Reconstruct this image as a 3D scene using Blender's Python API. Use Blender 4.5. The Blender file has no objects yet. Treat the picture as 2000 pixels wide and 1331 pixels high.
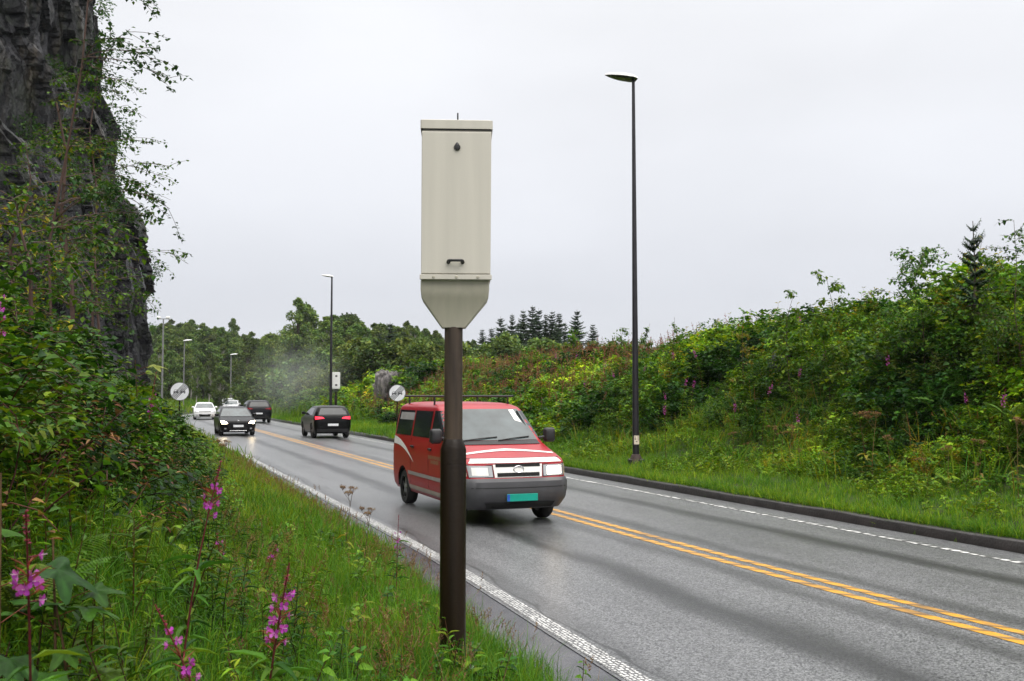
import bpy, math, random
import numpy as np
from mathutils import Vector, Matrix

R_ = math.radians
SC = bpy.context.scene
COL = SC.collection
PI = math.pi

# ------------------------------------------------------------------ camera
CAM_H = 2.07
F_PX = 1944.0                      # focal length in photo pixels (35 mm on full frame, 2000 px wide)
PITCH = math.atan((772 - 665.5) / F_PX)
cam_d = bpy.data.cameras.new("camera")
cam_d.sensor_width = 36.0
cam_d.lens = 36.0 * F_PX / 2000.0
cam_d.clip_start = 0.05
cam_d.clip_end = 6000
cam_d.dof.use_dof = True
cam_d.dof.focus_distance = 9.0
cam_d.dof.aperture_fstop = 9.0
cam = bpy.data.objects.new("camera", cam_d)
COL.objects.link(cam)
cam.location = (0, 0, CAM_H)
cam.rotation_euler = (PI / 2 + PITCH, 0, 0)
SC.camera = cam

# ------------------------------------------------------------------ world: flat grey overcast
SUN_EL, SUN_AZ = 52.0, 150.0       # sun behind the cloud, behind and right of the camera (azimuth from +Y clockwise)
w = bpy.data.worlds.new("World")
SC.world = w
w.use_nodes = True
nt = w.node_tree
nt.nodes.clear()
N = nt.nodes.new
out = N("ShaderNodeOutputWorld")
bg = N("ShaderNodeBackground")
bg.inputs[1].default_value = 0.10
sky = N("ShaderNodeTexSky")
sky.sky_type = 'NISHITA'
sky.sun_disc = False
sky.sun_elevation = R_(SUN_EL)
sky.sun_rotation = R_(SUN_AZ)
sky.air_density = 1.0
sky.dust_density = 4.0
hsv = N("ShaderNodeHueSaturation")
hsv.inputs['Saturation'].default_value = 0.15
nt.links.new(sky.outputs[0], hsv.inputs['Color'])
tc = N("ShaderNodeTexCoord")
sep = N("ShaderNodeSeparateXYZ")
nt.links.new(tc.outputs['Generated'], sep.inputs[0])
ramp = N("ShaderNodeValToRGB")     # cloud deck: paler at the horizon band, brightest overhead
cr = ramp.color_ramp
cr.elements[0].position = 0.0
cr.elements[0].color = (0.300, 0.309, 0.328, 1)
cr.elements[1].position = 1.0
cr.elements[1].color = (1.30, 1.27, 1.24, 1)
e = cr.elements.new(0.10); e.color = (0.280, 0.289, 0.312, 1)
e = cr.elements.new(0.42); e.color = (0.36, 0.365, 0.378, 1)
nt.links.new(sep.outputs['Z'], ramp.inputs[0])
mp = N("ShaderNodeMapping")
mp.inputs['Scale'].default_value = (1.0, 1.0, 2.6)
nt.links.new(tc.outputs['Generated'], mp.inputs[0])
noi = N("ShaderNodeTexNoise")
noi.inputs['Scale'].default_value = 1.7
noi.inputs['Detail'].default_value = 4.0
noi.inputs['Roughness'].default_value = 0.45
nt.links.new(mp.outputs[0], noi.inputs['Vector'])
mr = N("ShaderNodeMapRange")
mr.inputs[1].default_value = 0.3
mr.inputs[2].default_value = 0.7
mr.inputs[3].default_value = 21.5
mr.inputs[4].default_value = 27.0
nt.links.new(noi.outputs['Fac'], mr.inputs[0])
mul = N("ShaderNodeVectorMath"); mul.operation = 'SCALE'
nt.links.new(ramp.outputs[0], mul.inputs[0])
nt.links.new(mr.outputs[0], mul.inputs['Scale'])
mix = N("ShaderNodeMix"); mix.data_type = 'RGBA'
mix.inputs[0].default_value = 0.93
nt.links.new(hsv.outputs[0], mix.inputs[6])
nt.links.new(mul.outputs[0], mix.inputs[7])
nt.links.new(mix.outputs[2], bg.inputs[0])
nt.links.new(bg.outputs[0], out.inputs[0])

sun_d = bpy.data.lights.new("sun", 'SUN')
sun_d.energy = 1.5
sun_d.angle = R_(45)
sun_d.color = (1.0, 0.965, 0.91)
sun = bpy.data.objects.new("sun", sun_d)
COL.objects.link(sun)
_az, _el = R_(SUN_AZ), R_(SUN_EL)
_dir = Vector((math.sin(_az) * math.cos(_el), math.cos(_az) * math.cos(_el), math.sin(_el)))
sun.rotation_euler = _dir.to_track_quat('Z', 'Y').to_euler()

vs = SC.view_settings
vs.view_transform = 'Standard'
vs.look = 'None'
vs.gamma = 1.0
vs.use_curve_mapping = False
vs.exposure = 0.15
SC.cycles.max_bounces = 6
SC.cycles.diffuse_bounces = 2
SC.cycles.glossy_bounces = 3
SC.cycles.transparent_max_bounces = 6
SC.cycles.use_denoising = True

# ------------------------------------------------------------------ numbers
rng = np.random.default_rng(7)

def smooth(x, a, b):
    k = np.clip((np.asarray(x, float) - a) / (b - a), 0, 1)
    return k * k * (3 - 2 * k)

def _hash(ix, iy, iz, seed):
    h = (ix.astype(np.int64) * 374761393 + iy.astype(np.int64) * 668265263 + iz.astype(np.int64) * 2147483647 + seed * 974711) & 0xFFFFFFFF
    h = ((h ^ (h >> 13)) * 1274126177) & 0xFFFFFFFF
    h = (h ^ (h >> 16)) & 0xFFFFFFFF
    return h / 4294967295.0

def vnoise(x, y, z=0.0, seed=0):
    x, y, z = np.broadcast_arrays(np.asarray(x, float), np.asarray(y, float), np.asarray(z, float))
    ix, iy, iz = np.floor(x), np.floor(y), np.floor(z)
    fx, fy, fz = x - ix, y - iy, z - iz
    fx, fy, fz = [f * f * (3 - 2 * f) for f in (fx, fy, fz)]
    r = 0
    for dx in (0, 1):
        for dy in (0, 1):
            for dz in (0, 1):
                wgt = (fx if dx else 1 - fx) * (fy if dy else 1 - fy) * (fz if dz else 1 - fz)
                r = r + wgt * _hash(ix + dx, iy + dy, iz + dz, seed)
    return r * 2 - 1

def fbm(x, y, z=0.0, octv=4, seed=0, gain=0.5):
    a, f, r = 1.0, 1.0, 0.0
    for i in range(octv):
        r = r + a * vnoise(np.asarray(x) * f, np.asarray(y) * f, np.asarray(z) * f, seed + i * 17)
        a *= gain; f *= 2.03
    return r

def lin(r, g, b):
    return tuple(((c / 255) / 12.92 if c / 255 <= 0.04045 else ((c / 255 + 0.055) / 1.055) ** 2.4) for c in (r, g, b))

# ------------------------------------------------------------------ the road frame (s along, t to the right)
TH = R_(21.0)
U2 = np.array([-math.sin(TH), math.cos(TH)])
N2 = np.array([math.cos(TH), math.sin(TH)])
S0, RAD, TC = 82.0, 190.0, 7.05      # straight to S0, then a right hand bend of radius RAD
CEN = U2 * S0 + N2 * (TC + RAD)
T_LEFT, T_MID, T_RIGHT = 3.72, 7.05, 10.30

def _widen(s, t):
    # the near lane is a little wider where it passes the camera
    return (1 - smooth(s, 4, 14)) * np.interp(t, [-1.0, 3.7, 7.05, 10.3], [0.0, -0.30, 0.12, 0.0])

def st2xy(s, t):
    s, t = np.broadcast_arrays(np.asarray(s, float), np.asarray(t, float))
    t = t + _widen(s, t)
    a = np.clip((s - S0) / RAD, 0, None)
    r = RAD - (t - TC)
    xs = U2[0] * s + N2[0] * t
    ys = U2[1] * s + N2[1] * t
    ex = CEN[0] - N2[0] * r * np.cos(a) + U2[0] * r * np.sin(a)
    ey = CEN[1] - N2[1] * r * np.cos(a) + U2[1] * r * np.sin(a)
    m = s > S0
    return np.where(m, ex, xs), np.where(m, ey, ys)

def xy2st(x, y):
    x, y = np.broadcast_arrays(np.asarray(x, float), np.asarray(y, float))
    s = U2[0] * x + U2[1] * y
    t = N2[0] * x + N2[1] * y
    dx, dy = x - CEN[0], y - CEN[1]
    a = -(dx * N2[0] + dy * N2[1]); b = dx * U2[0] + dy * U2[1]
    ang = np.arctan2(b, a)
    rr = np.hypot(dx, dy)
    m = s > S0
    q = t
    for _ in range(8):
        q = t - _widen(s, q)
    return np.where(m, S0 + RAD * ang, s), np.where(m, TC + RAD - rr, q)

def road_heading(s):
    a = max(0.0, (s - S0) / RAD)
    th = TH - a
    return math.atan2(math.cos(th), -math.sin(th))

def ground_st(s, t):
    s, t = np.broadcast_arrays(np.asarray(s, float), np.asarray(t, float))
    x, y = st2xy(s, t)
    a = 3.1 - t
    rs = 0.10 + 0.90 * smooth(s, 1.2, 5.2)
    n1 = fbm(x * 0.45, y * 0.45, 0, 3, 5)
    n2 = fbm(x * 0.05, y * 0.05, 0, 3, 9)
    n3 = fbm(x * 0.32, y * 0.32, 0, 2, 14)
    zl = 0.42 * smooth(a, 0.0, 1.4) + 0.06 * np.clip(a - 1.2, 0, 3) * 0.3
    bank = 0.62 * np.clip(a - 1.95, 0, None)
    bank = np.where(bank > 3.2, 3.2 + (bank - 3.2) * 0.25, bank)
    bank = np.minimum(bank, 6.0)
    far = smooth(s, 52, 66)
    hill = smooth(a, 9, 70) * 9.0 + np.clip(a - 70, 0, 90) * 0.05 + n2 * 1.2 * smooth(a, 10, 30)
    zl = zl + rs * bank * (1 - far) + far * hill * smooth(a, 3, 14) + 0.09 * n1 * smooth(a, .5, 2.2)
    b = t - 11.05
    H = 2.95 - 0.95 * smooth(s, 20, 52) + 0.9 * smooth(s, 85, 130) + n2 * 0.35
    zr = 0.155 + 0.10 * np.clip(b, 0, 4) + H * smooth(b, 2.2, 8.6 + n1 * 0.4) + 0.05 * np.clip(b - 8, 0, 60) + (0.14 * n1 + 0.42 * n3) * smooth(b, 1.6, 5)
    zr = zr + 0.35 * np.exp(-((s - 19) / 8.0) ** 2) * smooth(b, 4, 9)
    zr = zr + 3.0 * smooth(s, 85, 140) * smooth(b, 8, 60)
    z = np.where(a > 0, zl, np.where(b > 0, zr, -0.06))
    return z

def ground_xy(x, y):
    s, t = xy2st(x, y)
    return ground_st(s, t)

def P(px, py, d):
    """the point at depth d (metres ahead of the camera) seen at photo pixel px, py"""
    cx, cy = (px - 1000) / F_PX, (665.5 - py) / F_PX
    dx, dy, dz = cx, math.cos(PITCH) - cy * math.sin(PITCH), math.sin(PITCH) + cy * math.cos(PITCH)
    k = d / dy
    return Vector((dx * k, d, CAM_H + dz * k))

def hit(px, py, lift=0.0, d0=7.0, d1=130.0):
    """where the sight line through px, py first comes within lift of the ground"""
    d = np.arange(d0, d1, 0.15)
    a = P(px, py, 1.0); b = P(px, py, 2.0)
    x = a.x + (b.x - a.x) * (d - 1); z = a.z + (b.z - a.z) * (d - 1)
    g = ground_xy(x, d) + lift
    k = np.nonzero(z < g)[0]
    i = int(k[0]) if len(k) else len(d) - 1
    if not len(k):
        i = int(np.argmin(z - g))
    return Vector((float(x[i]), float(d[i]), float(g[i] - lift)))

# ------------------------------------------------------------------ materials
def mk(name, col, rough=0.5, streak=False, metal=0.0, spec=0.5, var=0.12, vscale=6.0, coat=0.0, bump=0.0, bscale=60.0, emit=None, es=0.0, coat_rough=0.05):
    m = bpy.data.materials.new(name)
    m.use_nodes = True
    t = m.node_tree
    b = t.nodes['Principled BSDF']
    b.inputs['Roughness'].default_value = rough
    b.inputs['Metallic'].default_value = metal
    b.inputs['Specular IOR Level'].default_value = spec
    b.inputs['Coat Weight'].default_value = coat
    b.inputs['Coat Roughness'].default_value = coat_rough
    c = t.nodes.new('ShaderNodeTexCoord')
    n = t.nodes.new('ShaderNodeTexNoise')
    n.inputs['Scale'].default_value = vscale
    n.inputs['Detail'].default_value = 5
    if streak:
        mp_ = t.nodes.new('ShaderNodeMapping'); mp_.inputs['Scale'].default_value = (6.0, 6.0, .35)
        t.links.new(c.outputs['Object'], mp_.inputs[0]); t.links.new(mp_.outputs[0], n.inputs['Vector'])
    else:
        t.links.new(c.outputs['Object'], n.inputs['Vector'])
    r = t.nodes.new('ShaderNodeMapRange')
    r.inputs[1].default_value = 0.3; r.inputs[2].default_value = 0.7
    r.inputs[3].default_value = 1 - var; r.inputs[4].default_value = 1 + var
    t.links.new(n.outputs['Fac'], r.inputs[0])
    s = t.nodes.new('ShaderNodeVectorMath'); s.operation = 'SCALE'
    s.inputs[0].default_value = col[:3]
    t.links.new(r.outputs[0], s.inputs['Scale'])
    t.links.new(s.outputs[0], b.inputs['Base Color'])
    if bump > 0:
        n2 = t.nodes.new('ShaderNodeTexNoise'); n2.inputs['Scale'].default_value = bscale; n2.inputs['Detail'].default_value = 4
        t.links.new(c.outputs['Object'], n2.inputs['Vector'])
        bp = t.nodes.new('ShaderNodeBump'); bp.inputs['Strength'].default_value = bump; bp.inputs['Distance'].default_value = 0.02
        t.links.new(n2.outputs['Fac'], bp.inputs['Height'])
        t.links.new(bp.outputs[0], b.inputs['Normal'])
    if emit:
        b.inputs['Emission Color'].default_value = (*emit, 1)
        b.inputs['Emission Strength'].default_value = es
    return m

def mk_leaf(name, trans=0.28, rough=0.42, spec=0.4, objvar=0.0, blotch=0.0):
    """leaf material: the colour of each leaf is in the mesh attribute tint"""
    m = bpy.data.materials.new(name)
    m.use_nodes = True
    t = m.node_tree
    b = t.nodes['Principled BSDF']
    o = t.nodes['Material Output']
    b.inputs['Roughness'].default_value = rough
    b.inputs['Specular IOR Level'].default_value = spec
    a = t.nodes.new('ShaderNodeAttribute'); a.attribute_name = 'tint'
    col = a.outputs['Color']
    if objvar > 0:
        oi = t.nodes.new('ShaderNodeObjectInfo')
        h = t.nodes.new('ShaderNodeHueSaturation')
        r1 = t.nodes.new('ShaderNodeMapRange'); r1.inputs[3].default_value = 1 - objvar; r1.inputs[4].default_value = 1 + objvar
        t.links.new(oi.outputs['Random'], r1.inputs[0])
        t.links.new(r1.outputs[0], h.inputs['Value'])
        mm = t.nodes.new('ShaderNodeMath'); mm.operation = 'MULTIPLY'; mm.inputs[1].default_value = 7.31
        fr = t.nodes.new('ShaderNodeMath'); fr.operation = 'FRACT'
        t.links.new(oi.outputs['Random'], mm.inputs[0]); t.links.new(mm.outputs[0], fr.inputs[0])
        r2 = t.nodes.new('ShaderNodeMapRange'); r2.inputs[3].default_value = 0.475; r2.inputs[4].default_value = 0.512
        t.links.new(fr.outputs[0], r2.inputs[0]); t.links.new(r2.outputs[0], h.inputs['Hue'])
        t.links.new(col, h.inputs['Color'])
        col = h.outputs[0]
    if blotch > 0:                   # veins, wear and damp patches inside each leaf
        tc_ = t.nodes.new('ShaderNodeTexCoord')
        nz = t.nodes.new('ShaderNodeTexNoise'); nz.inputs['Scale'].default_value = 38; nz.inputs['Detail'].default_value = 3
        t.links.new(tc_.outputs['Object'], nz.inputs['Vector'])
        mrr = t.nodes.new('ShaderNodeMapRange'); mrr.inputs[1].default_value = .3; mrr.inputs[2].default_value = .7
        mrr.inputs[3].default_value = 1 - blotch; mrr.inputs[4].default_value = 1 + blotch
        t.links.new(nz.outputs['Fac'], mrr.inputs[0])
        sc_ = t.nodes.new('ShaderNodeVectorMath'); sc_.operation = 'SCALE'
        t.links.new(col, sc_.inputs[0]); t.links.new(mrr.outputs[0], sc_.inputs['Scale'])
        col = sc_.outputs[0]
        bp_ = t.nodes.new('ShaderNodeBump'); bp_.inputs['Strength'].default_value = .35; bp_.inputs['Distance'].default_value = .004
        t.links.new(nz.outputs['Fac'], bp_.inputs['Height']); t.links.new(bp_.outputs[0], b.inputs['Normal'])
    t.links.new(col, b.inputs['Base Color'])
    if trans > 0:
        tr = t.nodes.new('ShaderNodeBsdfTranslucent')
        vm = t.nodes.new('ShaderNodeVectorMath'); vm.operation = 'MULTIPLY'
        vm.inputs[1].default_value = (1.5, 1.35, 0.8)
        t.links.new(col, vm.inputs[0]); t.links.new(vm.outputs[0], tr.inputs['Color'])
        mx = t.nodes.new('ShaderNodeMixShader'); mx.inputs[0].default_value = trans
        t.links.new(b.outputs[0], mx.inputs[1]); t.links.new(tr.outputs[0], mx.inputs[2])
        t.links.new(mx.outputs[0], o.inputs['Surface'])
    return m

# ------------------------------------------------------------------ objects
def tag(o, label=None, cat=None, group=None, kind=None):
    if label: o['label'] = label
    if cat: o['category'] = cat
    if group: o['group'] = group
    if kind: o['kind'] = kind
    return o

def empty(name, loc=(0, 0, 0), rz=0.0):
    o = bpy.data.objects.new(name, None)
    o.empty_display_size = 0.2
    COL.objects.link(o)
    o.location = loc
    o.rotation_euler = (0, 0, rz)
    return o

def link(name, me, parent=None):
    o = bpy.data.objects.new(name, me)
    COL.objects.link(o)
    if parent is not None:
        o.parent = parent
    return o

def np_mesh(name, V, F, mat=None, tint=None, smooth_=False, uv=None):
    """mesh from arrays; F is (n,3) or (n,4)"""
    V = np.ascontiguousarray(V, dtype=np.float32); F = np.ascontiguousarray(F, dtype=np.int32)
    me = bpy.data.meshes.new(name)
    k = F.shape[1]
    me.vertices.add(len(V)); me.vertices.foreach_set('co', V.ravel())
    me.loops.add(F.size); me.loops.foreach_set('vertex_index', F.ravel())
    me.polygons.add(len(F))
    me.polygons.foreach_set('loop_start', np.arange(0, F.size, k, dtype=np.int32))
    me.polygons.foreach_set('loop_total', np.full(len(F), k, dtype=np.int32))
    if smooth_:
        me.polygons.foreach_set('use_smooth', np.ones(len(F), dtype=bool))
    me.update(calc_edges=True)
    if tint is not None:
        at = me.attributes.new('tint', 'FLOAT_COLOR', 'POINT')
        c = np.ones((len(V), 4), dtype=np.float32); c[:, :3] = tint
        at.data.foreach_set('color', c.ravel())
    if uv is not None:
        l = me.uv_layers.new(name='uv')
        l.data.foreach_set('uv', np.ascontiguousarray(uv[F.ravel()], dtype=np.float32).ravel())
    if mat is not None:
        me.materials.append(mat)
    me.validate(clean_customdata=False) if False else None
    return me

class MB:
    """collects shapes for ONE mesh"""
    def __init__(s):
        s.v = []; s.f = []
    def add(s, V, F):
        o = len(s.v)
        s.v += [tuple(p) for p in V]
        s.f += [tuple(i + o for i in f) for f in F]
    def box(s, c, size, rz=0.0, M=None):
        hx, hy, hz = [q / 2 for q in size]
        V = [Vector((x, y, z)) for z in (-hz, hz) for x, y in ((-hx, -hy), (hx, -hy), (hx, hy), (-hx, hy))]
        m = Matrix.Rotation(rz, 3, 'Z') if M is None else M
        V = [m @ p + Vector(c) for p in V]
        s.add(V, [(3, 2, 1, 0), (4, 5, 6, 7), (0, 1, 5, 4), (1, 2, 6, 5), (2, 3, 7, 6), (3, 0, 4, 7)])
    def tube(s, pts, rad, n=12, caps=True):
        pts = [Vector(p) for p in pts]
        if not hasattr(rad, '__len__'): rad = [rad] * len(pts)
        V = []; F = []
        ref = None
        for i, p in enumerate(pts):
            d = (pts[min(i + 1, len(pts) - 1)] - pts[max(i - 1, 0)])
            if d.length < 1e-9: d = Vector((0, 0, 1))
            d.normalize()
            if ref is None:
                ref = Vector((1, 0, 0)) if abs(d.x) < .9 else Vector((0, 1, 0))
            a = (ref - d * ref.dot(d)).normalized(); b = d.cross(a); ref = a
            for k in range(n):
                q = 2 * PI * k / n
                V.append(p + (a * math.cos(q) + b * math.sin(q)) * rad[i])
        for i in range(len(pts) - 1):
            for k in range(n):
                F.append((i * n + k, i * n + (k + 1) % n, (i + 1) * n + (k + 1) % n, (i + 1) * n + k))
        if caps:
            F.append(tuple(range(n - 1, -1, -1)))
            F.append(tuple(range((len(pts) - 1) * n, len(pts) * n)))
        s.add(V, F)
    def prism(s, poly, z0, z1):
        """poly: list of (x,y); extruded along z"""
        n = len(poly)
        V = [(x, y, z0) for x, y in poly] + [(x, y, z1) for x, y in poly]
        F = [tuple(range(n - 1, -1, -1)), tuple(range(n, 2 * n))] + [(i, (i + 1) % n, n + (i + 1) % n, n + i) for i in range(n)]
        s.add(V, F)
    def loft(s, rings, caps=True):
        n = len(rings[0])
        V = [p for r in rings for p in r]
        F = []
        for i in range(len(rings) - 1):
            for k in range(n):
                F.append((i * n + k, i * n + (k + 1) % n, (i + 1) * n + (k + 1) % n, (i + 1) * n + k))
        if caps:
            F.append(tuple(range(n - 1, -1, -1))); F.append(tuple(range((len(rings) - 1) * n, len(rings) * n)))
        s.add(V, F)
    def grid(s, G):
        nu, nv = len(G), len(G[0])
        V = [p for r in G for p in r]
        F = [(i * nv + j, i * nv + j + 1, (i + 1) * nv + j + 1, (i + 1) * nv + j) for i in range(nu - 1) for j in range(nv - 1)]
        s.add(V, F)
    def transform(s, M):
        s.v = [tuple(M @ Vector(p)) for p in s.v]
        return s
    def build(s, name, mat, parent=None, smooth_=False, bevel=0.0):
        me = bpy.data.meshes.new(name)
        me.from_pydata(s.v, [], s.f)
        me.update()
        if smooth_:
            for p in me.polygons: p.use_smooth = True
            try: me.set_sharp_from_angle(angle=R_(40))
            except Exception: pass
        me.materials.append(mat)
        o = link(name, me, parent)
        if bevel > 0:
            b = o.modifiers.new('bevel', 'BEVEL'); b.width = bevel; b.segments = 2; b.limit_method = 'ANGLE'; b.angle_limit = R_(40)
        return o

def copy_tree(o, parent=None):
    c = o.copy(); COL.objects.link(c)
    if parent is not None: c.parent = parent
    for ch in list(o.children):
        copy_tree(ch, c)
    return c
# ================================================================== SETTING
# ---------------------------------------------------------------- ground sheet
def ground_material():
    m = mk("soil_and_moss", (0.03, 0.04, 0.012), rough=0.9, spec=0.2, var=0.45, vscale=0.6, bump=0.6, bscale=9)
    return m

def build_ground():
    ls = [-60, -30, -15, -8, -4]
    s = np.concatenate([ls, np.arange(-2, 14, 0.35), np.arange(14, 60, 0.8), np.arange(60, 130, 1.6), np.arange(130, 330, 4.0)])
    t = np.concatenate([[-260, -180, -130, -100, -80, -65, -52, -42, -34, -28, -23, -19, -16], np.arange(-14, 3.0, 0.35), [3.0, 3.1, 3.3, 3.6],
                        [4.2, 10.4, 10.92, 11.06, 11.2], np.arange(11.5, 26, 0.45), [27, 29, 32, 36, 41, 48, 56, 66, 80, 100, 130, 160]])
    S, T = np.meshgrid(s, t, indexing='ij')
    X, Y = st2xy(S, T)
    Z = ground_st(S, T)
    nu, nv = S.shape
    V = np.stack([X, Y, Z], -1).reshape(-1, 3)
    i = np.arange(nu * nv).reshape(nu, nv)
    F = np.stack([i[:-1, :-1], i[:-1, 1:], i[1:, 1:], i[1:, :-1]], -1).reshape(-1, 4)
    o0 = len(V)
    V = np.vstack([V, [(-3500, -3500, -1.5), (3500, -3500, -1.5), (3500, 3500, -1.5), (-3500, 3500, -1.5)]])
    F = np.vstack([F, [(o0, o0 + 1, o0 + 2, o0 + 3)]])
    o = link("ground", np_mesh("ground", V, F, ground_material(), smooth_=True))
    tag(o, kind='structure', label="mossy soil ground rising into banks on both sides of the road")
build_ground()

# ---------------------------------------------------------------- road
def road_strip(name, t0, t1, z, mat, s0=-40, s1=300, nt_=2, step=1.5, kind='structure', zside=0.0):
    s = np.arange(s0, s1 + .01, step)
    t = np.linspace(t0, t1, nt_)
    S, T = np.meshgrid(s, t, indexing='ij')
    X, Y = st2xy(S, T)
    Z = np.full_like(X, z)
    nu, nv = S.shape
    V = np.stack([X, Y, Z], -1).reshape(-1, 3)
    i = np.arange(nu * nv).reshape(nu, nv)
    F = np.stack([i[:-1, :-1], i[:-1, 1:], i[1:, 1:], i[1:, :-1]], -1).reshape(-1, 4)
    uv = np.stack([T.ravel(), S.ravel()], -1)
    o = link(name, np_mesh(name, V, F, mat, uv=uv))
    return tag(o, kind=kind)

def nodes(m):
    m.use_nodes = True
    t = m.node_tree
    return t, t.nodes['Principled BSDF'], t.nodes.new, t.links.new

def asphalt_material():
    m = bpy.data.materials.new("wet_asphalt")
    t, b, N, L = nodes(m)
    uv = N('ShaderNodeUVMap'); uv.uv_map = 'uv'
    sp = N('ShaderNodeSeparateXYZ'); L(uv.outputs[0], sp.inputs[0])
    # stone grain
    n1 = N('ShaderNodeTexVoronoi'); n1.inputs['Scale'].default_value = 85
    L(uv.outputs[0], n1.inputs['Vector'])
    n2 = N('ShaderNodeTexNoise'); n2.inputs['Scale'].default_value = 26; n2.inputs['Detail'].default_value = 7; n2.inputs['Roughness'].default_value = .75
    L(uv.outputs[0], n2.inputs['Vector'])
    big = N('ShaderNodeTexNoise'); big.inputs['Scale'].default_value = 0.55; big.inputs['Detail'].default_value = 5
    mpb = N('ShaderNodeMapping'); mpb.inputs['Scale'].default_value = (2.4, 0.35, 1)
    L(uv.outputs[0], mpb.inputs[0]); L(mpb.outputs[0], big.inputs['Vector'])
    gr = N('ShaderNodeValToRGB')
    gr.color_ramp.elements[0].position = 0.32; gr.color_ramp.elements[0].color = (0.026, 0.0265, 0.028, 1)
    gr.color_ramp.elements[1].position = 0.72; gr.color_ramp.elements[1].color = (0.225, 0.230, 0.236, 1)
    mixn = N('ShaderNodeMix'); mixn.data_type = 'FLOAT'; mixn.inputs[0].default_value = 0.5
    sep = N('ShaderNodeSeparateColor'); L(n1.outputs['Color'], sep.inputs[0])
    L(sep.outputs[0], mixn.inputs[2]); L(n2.outputs['Fac'], mixn.inputs[3])
    L(mixn.outputs[0], gr.inputs[0])
    # dark bands in the middle of each lane and beside the centre line
    wob = N('ShaderNodeTexNoise'); wob.inputs['Scale'].default_value = 1.0; wob.inputs['Detail'].default_value = 4
    mpw = N('ShaderNodeMapping'); mpw.inputs['Scale'].default_value = (3.0, 0.5, 1)
    L(uv.outputs[0], mpw.inputs[0]); L(mpw.outputs[0], wob.inputs['Vector'])
    wv = N('ShaderNodeMath'); wv.operation = 'MULTIPLY_ADD'; wv.inputs[1].default_value = 0.5; L(wob.outputs['Fac'], wv.inputs[0])
    L(sp.outputs['X'], wv.inputs[2])
    def band(c, wdt, amt):
        d = N('ShaderNodeMath'); d.operation = 'SUBTRACT'; L(wv.outputs[0], d.inputs[0]); d.inputs[1].default_value = c + 0.25
        a = N('ShaderNodeMath'); a.operation = 'ABSOLUTE'; L(d.outputs[0], a.inputs[0])
        r = N('ShaderNodeMapRange'); r.interpolation_type = 'SMOOTHSTEP'
        r.inputs[1].default_value = 0.0; r.inputs[2].default_value = wdt; r.inputs[3].default_value = amt; r.inputs[4].default_value = 0.0
        L(a.outputs[0], r.inputs[0])
        return r.outputs[0]
    bs = [band(3.93, .035, .85), band(5.42, .42, .82), band(9.2, .40, .78), band(6.62, .30, .55), band(7.55, .30, .55), band(3.98, .2, .4)]
    acc = bs[0]
    for q in bs[1:]:
        mm = N('ShaderNodeMath'); mm.operation = 'MAXIMUM'; L(acc, mm.inputs[0]); L(q, mm.inputs[1]); acc = mm.outputs[0]
    bigr = N('ShaderNodeMapRange'); bigr.inputs[1].default_value = .3; bigr.inputs[2].default_value = .7; bigr.inputs[3].default_value = .78; bigr.inputs[4].default_value = 1.18
    L(big.outputs['Fac'], bigr.inputs[0])
    inv = N('ShaderNodeMath'); inv.operation = 'SUBTRACT'; inv.inputs[0].default_value = 1.0; L(acc, inv.inputs[1])
    ml = N('ShaderNodeMath'); ml.operation = 'MULTIPLY'; L(inv.outputs[0], ml.inputs[0]); L(bigr.outputs[0], ml.inputs[1])
    sc = N('ShaderNodeVectorMath'); sc.operation = 'SCALE'; L(gr.outputs[0], sc.inputs[0]); L(ml.outputs[0], sc.inputs['Scale'])
    L(sc.outputs[0], b.inputs['Base Color'])
    rr = N('ShaderNodeMapRange'); rr.inputs[3].default_value = 0.25; rr.inputs[4].default_value = 0.38
    L(big.outputs['Fac'], rr.inputs[0]); L(rr.outputs[0], b.inputs['Roughness'])
    b.inputs['Specular IOR Level'].default_value = 0.55
    bp = N('ShaderNodeBump'); bp.inputs['Strength'].default_value = 0.40; bp.inputs['Distance'].default_value = 0.010
    L(mixn.outputs[0], bp.inputs['Height']); L(bp.outputs[0], b.inputs['Normal'])
    return m

def shoulder_material():
    m = mk("wet_shoulder_tar", (0.045, 0.045, 0.052), rough=0.22, spec=0.6, var=0.45, vscale=3.5, bump=0.25, bscale=45)
    return m

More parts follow.
